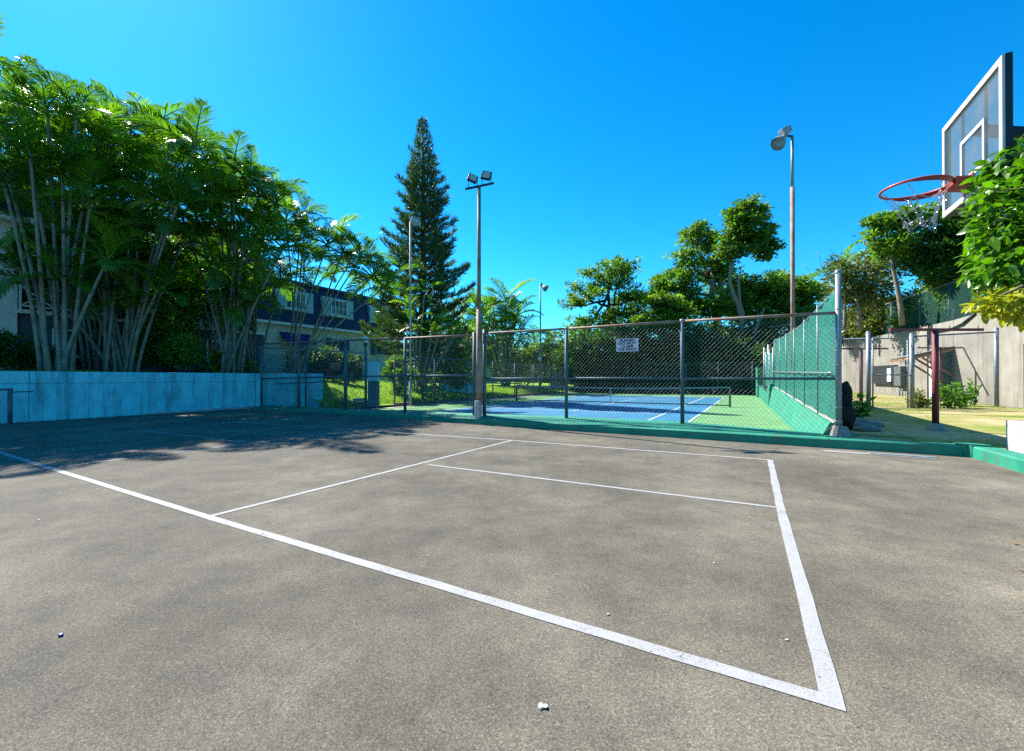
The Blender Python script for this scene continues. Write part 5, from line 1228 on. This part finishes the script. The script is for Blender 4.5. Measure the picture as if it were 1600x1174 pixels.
# ================================================================== NEAR BUSH (right edge)
tb = Vector((6.3,2.75,.17))
t = thing('near_tree', 'bright glossy-leaved tree overhanging from the right edge below backboard', 'tree', tb)
MB().tube([tb+Vector((0,0,-.2)), tb+Vector((-.3,.05,1.2)), tb+Vector((-.9,.1,2.2)), tb+Vector((-1.7,.15,2.7))], [.14,.11,.08,.05], 10).build('trunk', MAT['bark_pale'], t, True)
def npt(px, py, Y): return at(px, py, Y)
NBL = [(1602,245,3.0,26,30,.28),(1588,310,2.95,34,50,.3),(1615,345,3.0,56,76,.35),(1588,390,2.95,44,50,.3),(1625,420,3.0,60,60,.35),(1556,345,2.9,12,36,.18),(1552,300,2.9,9,12,.12),(1578,425,2.9,38,30,.25),(1625,270,3.1,60,60,.4),(1660,360,3.2,80,110,.5)]
NYL = [(1575,474,2.8,34,16,.2),(1605,468,2.8,36,22,.25),(1552,468,2.75,12,9,.1),(1640,470,2.9,50,40,.3)]
BBn = []; 
for q in NBL: c_ = at(q[0],q[1],q[2]); k = q[2]/F; BBn.append((c_.x,c_.y,c_.z,q[3]*k,q[5],q[4]*k))
BBy = []
for q in NYL: c_ = at(q[0],q[1],q[2]); k = q[2]/F; BBy.append((c_.x,c_.y,c_.z,q[3]*k,q[5],q[4]*k))
for i, b_ in enumerate(BBn+BBy):
    s = tb+Vector((-1.2-.4*(i % 3)*.5,.12,2.4)); MB().tube(wiggle(curve(s, Vector(b_[:3]), (0,0,.12), 6),.03), [.03,.026,.022,.017,.012,.006], 6).build('limb', MAT['bark_pale'], t, True)
# leaf shape: pointed oval, folded along the midrib and curled
def leaf_shape(name, mat, seed):
    rng = random.Random(seed); Vv = []; Fv = []; n = 6
    for i in range(n+1):
        s = i/n; w = .5*.62*math.sin(math.pi*min(1,.06+.94*s))**.75*(1-.35*s); z = -.28*s*s+.05*math.sin(s*5+seed); cup = .10+.05*rng.random()
        Vv += [(s,-w,z+cup*w*2),(s,0,z),(s,w,z+cup*w*2)]
    for i in range(n):
        for k in (0,1): a = i*3+k; Fv.append((a,a+1,a+4,a+3))
    me = np_mesh(name, np.array(Vv), np.array(Fv), np.full(len(Vv), .25+.4*rng.random())); me.materials.append(MAT[mat])
    me.polygons.foreach_set('use_smooth', [True]*len(me.polygons)); return me
LG = [leaf_shape('leaf','near_leaf',i) for i in range(4)]; LY = [leaf_shape('leaf','near_leaf_yellow',i+9) for i in range(3)]
def place_leaf(me, p, d, roll, L, parent, off):
    x = Vector(d).normalized(); y = Vector((0,0,1)).cross(x); y = y.normalized() if y.length > .01 else Vector((0,1,0)); z = x.cross(y)
    M = Matrix(((x.x,y.x,z.x,p[0]-off.x),(x.y,y.y,z.y,p[1]-off.y),(x.z,y.z,z.z,p[2]-off.z),(0,0,0,1))) @ Matrix.Rotation(roll,4,'X') @ Matrix.Diagonal((L,L,L,1))
    o = bpy.data.objects.new('leaf', me); col.objects.link(o); o.parent = parent; o.matrix_local = M; return o
def leafy(blobs, n_obj, n_mass, meshes, mat, lo, hi):
    C, d, k = blob_points(blobs, n_obj+n_mass, .55)
    depth = C[:,1]+.0*C[:,0]; dist = np.linalg.norm(C-np.array([0,0,CAMH]),axis=1)
    vis = np.where(C[:,0]/C[:,1] < .8/.69*1.0, 0, 10)+dist; order = np.argsort(vis)
    for i in order[:n_obj]:
        dd = Vector(d[i])*.6+Vector((random.gauss(0,.5),random.gauss(0,.4)-.15,random.gauss(-.25,.45)))
        place_leaf(random.choice(meshes), C[i], dd, random.gauss(0,.5), random.uniform(lo,hi), t, tb)
    idx = order[n_obj:]; n = len(idx)
    if n:
        co = np.array([v_.co[:] for v_ in meshes[0].vertices]); fa = np.array([p_.vertices[:] for p_ in meshes[0].polygons])
        X = unit(d[idx]*.5+RNG.normal(size=(n,3))*.55+np.array([0,0,-.25])); Yv = unit(np.cross(np.array([0,0,1.]), X)+RNG.normal(size=(n,3))*.35); Yv = unit(Yv-X*(Yv*X).sum(1,keepdims=True)); Zv = np.cross(X, Yv)
        Ls = RNG.uniform(lo,hi,n)[:,None,None]
        V = C[idx][:,None,:]+Ls*(co[None,:,0:1]*X[:,None,:]+co[None,:,1:2]*Yv[:,None,:]+co[None,:,2:3]*Zv[:,None,:])
        parts = (V.reshape(-1,3), (fa[None]+np.arange(n)[:,None,None]*len(co)).reshape(-1,4), np.repeat(RNG.random(n),len(co)))
        kind(foliage('leaf_mass', parts, mat, t), 'stuff')
leafy(BBn, 235, 4600, LG, 'near_leaf', .045, .095)
leafy(BBy, 65, 700, LY, 'near_leaf_yellow', .045, .085)

# ================================================================== SMALL THINGS
# pillar and table on the lawn, bench, low wall
pY2 = 20.9; pX2 = xat(584,pY2); zb = fz(pY2,626)
t = thing('garden_pillar', 'teal concrete pillar with pale top on the lawn beside the globe lamp', 'pillar', (pX2,pY2,zb))
MB().box(pX2-.225,pX2+.225,pY2-.2,pY2+.2,zb-.3,fz(pY2,596)).build('shaft', MAT['fence_paint'], t, False, .02)
MB().box(pX2-.235,pX2+.235,pY2-.21,pY2+.21,fz(pY2,596)+.003,fz(pY2,566)).build('pale_head', MAT['house_teal'], t, False, .03)
MB().box(pX2-.4,pX2+.3,pY2-.35,pY2-.22,zb-.3,zb+.02).build('plinth_block', MAT['stone_grey'], t, False, .02)
bx = Vector((xat(563,20.4),20.4,0)); zb = fz(20.4,641)
o = MB().box(bx.x-.22,bx.x+.18,bx.y,bx.y+.35,-.2,fz(20.4,628)).build('stone_block', MAT['brown_block'], None, False, .03); tag(o, 'squat brown stone block at the corner of the lawn edging', 'stone block')
o = MB().box(xat(551,21.5),xat(568,21.5),21.5,22.1,.15,.42).build('stone_slab', MAT['path_pale'], None, False, .02); tag(o, 'pale flat slab lying on the lawn near the globe lamp', 'stone slab')
iY = 27.0
t = thing('picnic_table', 'dark wooden table under the trees beyond the lawn', 'table', (xat(530,iY),iY,1.0))
for z, y0, y1 in ((1.86,574.5,0),): 
    for k in range(4): MB().box(xat(506,iY),xat(553,iY),iY+.2*k,iY+.2*k+.18,z,z+.05).build('table_plank', MAT['wood_dark'], t)
for k in range(2): MB().box(xat(508,iY),xat(551,iY),iY-.55+.14*k,iY-.43+.14*k,1.5,1.54).build('seat_plank', MAT['fence_paint'], t)
for px in (512,547):
    MB().bar((xat(px,iY),iY-.55,1.5),(xat(px,iY),iY+.8,1.5), .06,.08).build('cross_beam', MAT['wood_dark'], t)
    for a, b_ in ((-.5,.15),(.95,.45)): MB().bar((xat(px,iY),iY+a,.7),(xat(px,iY),iY+b_,1.86), .07,.09).build('leg', MAT['wood_dark'], t)
MB().box(xat(550,iY)-1.5,xat(550,iY)-.95,iY+.1,iY+.5,1.912,2.4)
o = MB().box(xat(550.5,iY),xat(563,iY),iY+.2,iY+.55,1.9,2.35).build('carton', MAT['brown_block'], None, False, .01) if False else MB().box(xat(549-0,iY)-1.35,xat(549,iY)-.86,iY+.15,iY+.5,1.912,2.34).build('carton', MAT['brown_block'], None, False, .01)
tag(o, 'brown carton standing on the dark picnic table', 'box')
# green bench
q = tp(-3.0,9.95); q = Vector((xat(679,26.6),26.6,.02))
t = thing('park_bench', 'dark green slatted bench at the lawn edge by the court', 'bench', q)
ux = Vector((.92,.39,0)); uy = Vector((-.39,.92,0))
frb = (q, ux, uy)
for k in range(3): MB().fbox(frb,-.75,.75,.05+.14*k,.16+.14*k,.42,.46).build('seat_slat', MAT['bench_green'], t)
for k in range(3): MB().fbox(frb,-.75,.75,.46,.50,.55+.14*k,.65+.14*k).build('back_slat', MAT['bench_green'], t)
for s in (-.7,.62):
    for n0 in (.05,.42): MB().fbox(frb,s,s+.08,n0,n0+.07,-.05,.42 if n0 < .1 else .98).build('leg', MAT['bench_green'], t)
# low teal wall behind the lawn
a = Vector((xat(690,33),33,0)); b_ = Vector((xat(760,35),35,0))
o = vwall(MB(), a, b_, .25, -.2, 1.0).build('low_wall', MAT['pale_wall'], None, False, .015); tag(o, 'low pale blue wall in shade behind the lawn', 'wall')
# stones and black boulder beside the corner post
def rock(c_, r, mat, seed, name='rock', parent=None, sub=2, amp=.22):
    bm_ = bpy.data.meshes.new(name); import bmesh
    bmx = bmesh.new(); bmesh.ops.create_icosphere(bmx, subdivisions=sub+1, radius=1)
    rng = random.Random(seed); ph = [(Vector((rng.gauss(0,1),rng.gauss(0,1),rng.gauss(0,1)))*2.2, rng.random()*6) for _ in range(9)]
    for vv in bmx.verts:
        n_ = vv.co.normalized(); s = 1+sum(amp/(i+1)**.7*math.sin(p.dot(n_)*(1+i*.35)+f) for i, (p,f) in enumerate(ph))*.5
        vv.co = Vector((n_.x*s*r[0], n_.y*s*r[1], n_.z*s*r[2]))
    bmx.to_mesh(bm_); bmx.free(); bm_.materials.append(MAT[mat]); bm_.polygons.foreach_set('use_smooth',[True]*len(bm_.polygons))
    o = bpy.data.objects.new(name, bm_); col.objects.link(o); o.location = c_; WL[o.name] = Vector(c_); return o
o = rock((xat(1318,9.95),9.95,.66), (.14,.2,.56), 'black_rock', 3, 'black_boulder', sub=3, amp=.34); tag(o, 'tall black rock mound beside the corner post', 'boulder')
for i, (px, py, Y, r, lab) in enumerate(((1345,661,10.9,(.22,.2,.12),'grey stone resting on top of the small pile by the black rock'),(1343,671,10.7,(.26,.2,.14),'wide grey stone in the middle of the pile by the black rock'),(1352,681,10.4,(.3,.22,.1),'lowest flat dark stone of the pile by the black rock'),(1366,672,11.2,(.18,.14,.08),'small pale stone just right of the pile by the black rock'))):
    c_ = at(px,py,Y); c_.z = max(c_.z,.24); o = rock(c_, r, 'stone_grey', 20+i, 'stone', sub=1, amp=.3); tag(o, lab, 'stone', 'stones by the black rock')
# leafy yard plants
def herb(label, px, py, Y, n, h_, mat, wpx, zb=.22, group=None):
    base = Vector((xat(px,Y),Y,zb)); t = thing('leafy_plant', label, 'plant', base, group); rd = random.Random(int(px)); C = []; D = []; Lz = []
    for i in range(n):
        x = base.x+rd.uniform(-1,1)*wpx*Y/F; top = Vector((x+rd.gauss(0,.12),Y+rd.gauss(0,.15),zb+h_*rd.uniform(.5,1.05))); b0 = Vector((x,Y+rd.gauss(0,.1),zb-.05))
        pa = curve(b0, top, (rd.gauss(0,.04),0,0), 5); MB().tube(pa, [.012,.011,.009,.007,.004], 4).build('stem', MAT['bench_green'], t, True)
        for k in range(16):
            s = rd.uniform(.2,1); q = b0.lerp(top,s); d = Vector((rd.gauss(0,1),rd.gauss(0,1),rd.gauss(.3,.5))).normalized(); C.append(q+d*.1); D.append(d); Lz.append(rd.uniform(.14,.26))
    foliage('leaves', leaves(np.array([list(c_) for c_ in C]), np.array([list(d) for d in D]), np.array(Lz), np.array(Lz)*.4), mat, t)
YG = 'leafy plants in the yard'
herb('leafy green plant left of the near T-post below the shed', 1438, 640, 16.9, 12, .75, 'near_leaf_yellow', 14, .2, YG)
herb('large leafy green plant right of the near T-post below the shed', 1490, 640, 16.4, 16, 1.1, 'near_leaf', 22, .2, YG)
herb('small tall plant right of the shed against the wall', 1515, 640, 17.2, 7, 1.15, 'near_leaf', 9, .2, YG)
herb('leafy plant beside the black rock and stones', 1338, 645, 13.0, 7, .75, 'near_leaf', 8, .2, YG)
herb('weedy plants at the fence foot where lawn begins', 520, 640, 19.9, 9, .45, 'near_leaf_yellow', 14, .0)
# grass on the yard and lawn
def grass(name, pts_fn, n, h_, mat, label, w=.012):
    C = np.array([pts_fn() for _ in range(n)]); D = unit(np.concatenate([RNG.normal(size=(n,2))*.45, np.ones((n,1))],1)); L = h_*(.5+.9*RNG.random(n))
    o = foliage(name, leaves(C+D*L[:,None]*.45, D, L, np.full(n,w), .0, None, .2), mat, None); kind(o,'stuff'); tag(o, label, 'grass')
def yard_pt():
    while True:
        s = random.uniform(-6,12); n_ = random.uniform(.2,9.5); p = wp(s,n_,.2)
        if p.x > 7.9 and p.y > 8.6 and (p.x-8)*.9 < (p.y)*1.4 and (math.sin(p.x*1.3+p.y*.7)+math.sin(p.y*1.9-p.x*.6)+random.gauss(0,.7)) > (.2 if p.y < 12 else -.5) and p.x > 7.2+.5*(p.y-9.4): return (p.x,p.y,.17+.012*max(0,p.y-14))
grass('yard_grass', yard_pt, 15000, .13, 'grass_blade', 'short green grass growing in patches over the yard', .016)
grass('yard_straw', yard_pt, 5000, .08, 'straw_blade', 'dry straw-coloured grass scattered over the yard', .016)
def lawn_pt():
    a = random.uniform(-11.8,14); b_ = random.uniform(9.6,9.6+min(14,2+2.2*(14+0)))
    b_ = 9.6+(b_-9.6)*random.random(); p = tp(a,b_); return (p.x,p.y,lawn_z(a,b_))
grass('lawn_blades', lawn_pt, 26000, .12, 'grass_blade', 'bright green grass blades over the sloping lawn', .03)
def terr_pt():
    i = random.uniform(6,24.5); j = random.uniform(.3,6); a = W0+wd*(i*1.0)+wnrm*j; return (a.x,a.y,tz(a.x,a.y)-.01)
grass('terrace_blades', terr_pt, 6000, .09, 'grass_blade', 'shaded grass on the terrace behind the pale wall', .022)
# litter on the asphalt
c_ = gnd(97,993); o = MB().lathe((c_.x,c_.y,.004), [(0,.0),(.0115,0),(.0122,.003),(.0115,.009),(.009,.0102),(0,.0102)], 20).build('bottle_cap', MAT['bottle_cap_blue'], None, True); tag(o, 'tiny blue bottle cap on the asphalt at lower left', 'bottle cap')
c_ = gnd(849,1105); mbp = MB(); rd = random.Random(4)
pts_ = [(-.022,-.012),(-.004,-.004),(.012,-.010),(.020,.004),(.010,.012),(.002,.006),(-.010,.012),(-.024,.004)]
mbp.poly([(c_.x+x,c_.y+y*1.3,.012+rd.uniform(-.004,.006)) for x,y in pts_]); o = mbp.build('paper_scrap', MAT['paper']); tag(o, 'small torn white paper scrap on the asphalt at bottom centre', 'paper')
for i, (px, py, mt, lab) in enumerate(((1578,850,'yellow_leaf','yellow fallen leaf on the asphalt at right edge'),(1597,894,'yellow_leaf','small yellow fallen leaf lowest at the right edge'),(1580,840,'brown_leaf','small brown fallen leaf just above the yellow leaf'),(1541,763,'brown_leaf','reddish fallen leaf on asphalt nearest the sunlit kerb'),(1573,770,'brown_leaf','brown leaf fleck at right of the reddish leaf'),(1381,800,'brown_leaf','dark leaf fleck on asphalt right of the baseline'))):
    c_ = gnd(px,py); me = LY[i % 3].copy(); me.materials.clear(); me.materials.append(MAT[mt])
    o = bpy.data.objects.new('fallen_leaf', me); col.objects.link(o); o.location = (c_.x,c_.y,.02); o.rotation_euler = (.15,-.1,i*1.7); k = (.055,.045,.03,.03,.03,.03)[i]; o.scale = (k,k,k); tag(o, lab, 'leaf', 'fallen leaves on the asphalt')
for i, (px, py) in enumerate(((62,813),(153,764),(94,772),(950,960),(1115,880),(527,727),(1228,1000))):
    c_ = gnd(px,py); o = MB().poly([(c_.x+.011*math.cos(a+i),c_.y+.008*math.sin(a+i),.006+.003*math.sin(a*2)) for a in (0,1.1,2.2,3.3,4.6)]).build('paper_fleck', MAT['paper'])
    o.scale = (.4,.4,1) if False else (1,1,1); tag(o, ['pale fleck of litter nearest the left frame edge','pale fleck of litter just below the long white line at left','pale fleck of litter between the two others at left','tiny pale fleck inside the near right court box','tiny pale fleck near the right baseline','tiny pale fleck in the middle court strip','tiny pale fleck beside the near court corner'][i], 'litter', 'litter flecks on the asphalt')
# woods closing the horizon
wb = []; rd = random.Random(8)
for i in range(90):
    a = lerp(-85,80,i/89); Y = rd.uniform(85,120); wb.append((math.tan(R(max(-70,min(70,a))))*Y*.6, Y, rd.uniform(2,4), rd.uniform(4,7), 4, rd.uniform(3,5.5)))
V_ = clump_cloud(wb, 5200, 10, 1.1, 1.2, .4)
o = foliage('far_woods', V_, 'hedge_leaf', None); kind(o,'stuff'); tag(o, 'far dark belt of woods closing the view behind everything', 'woods')
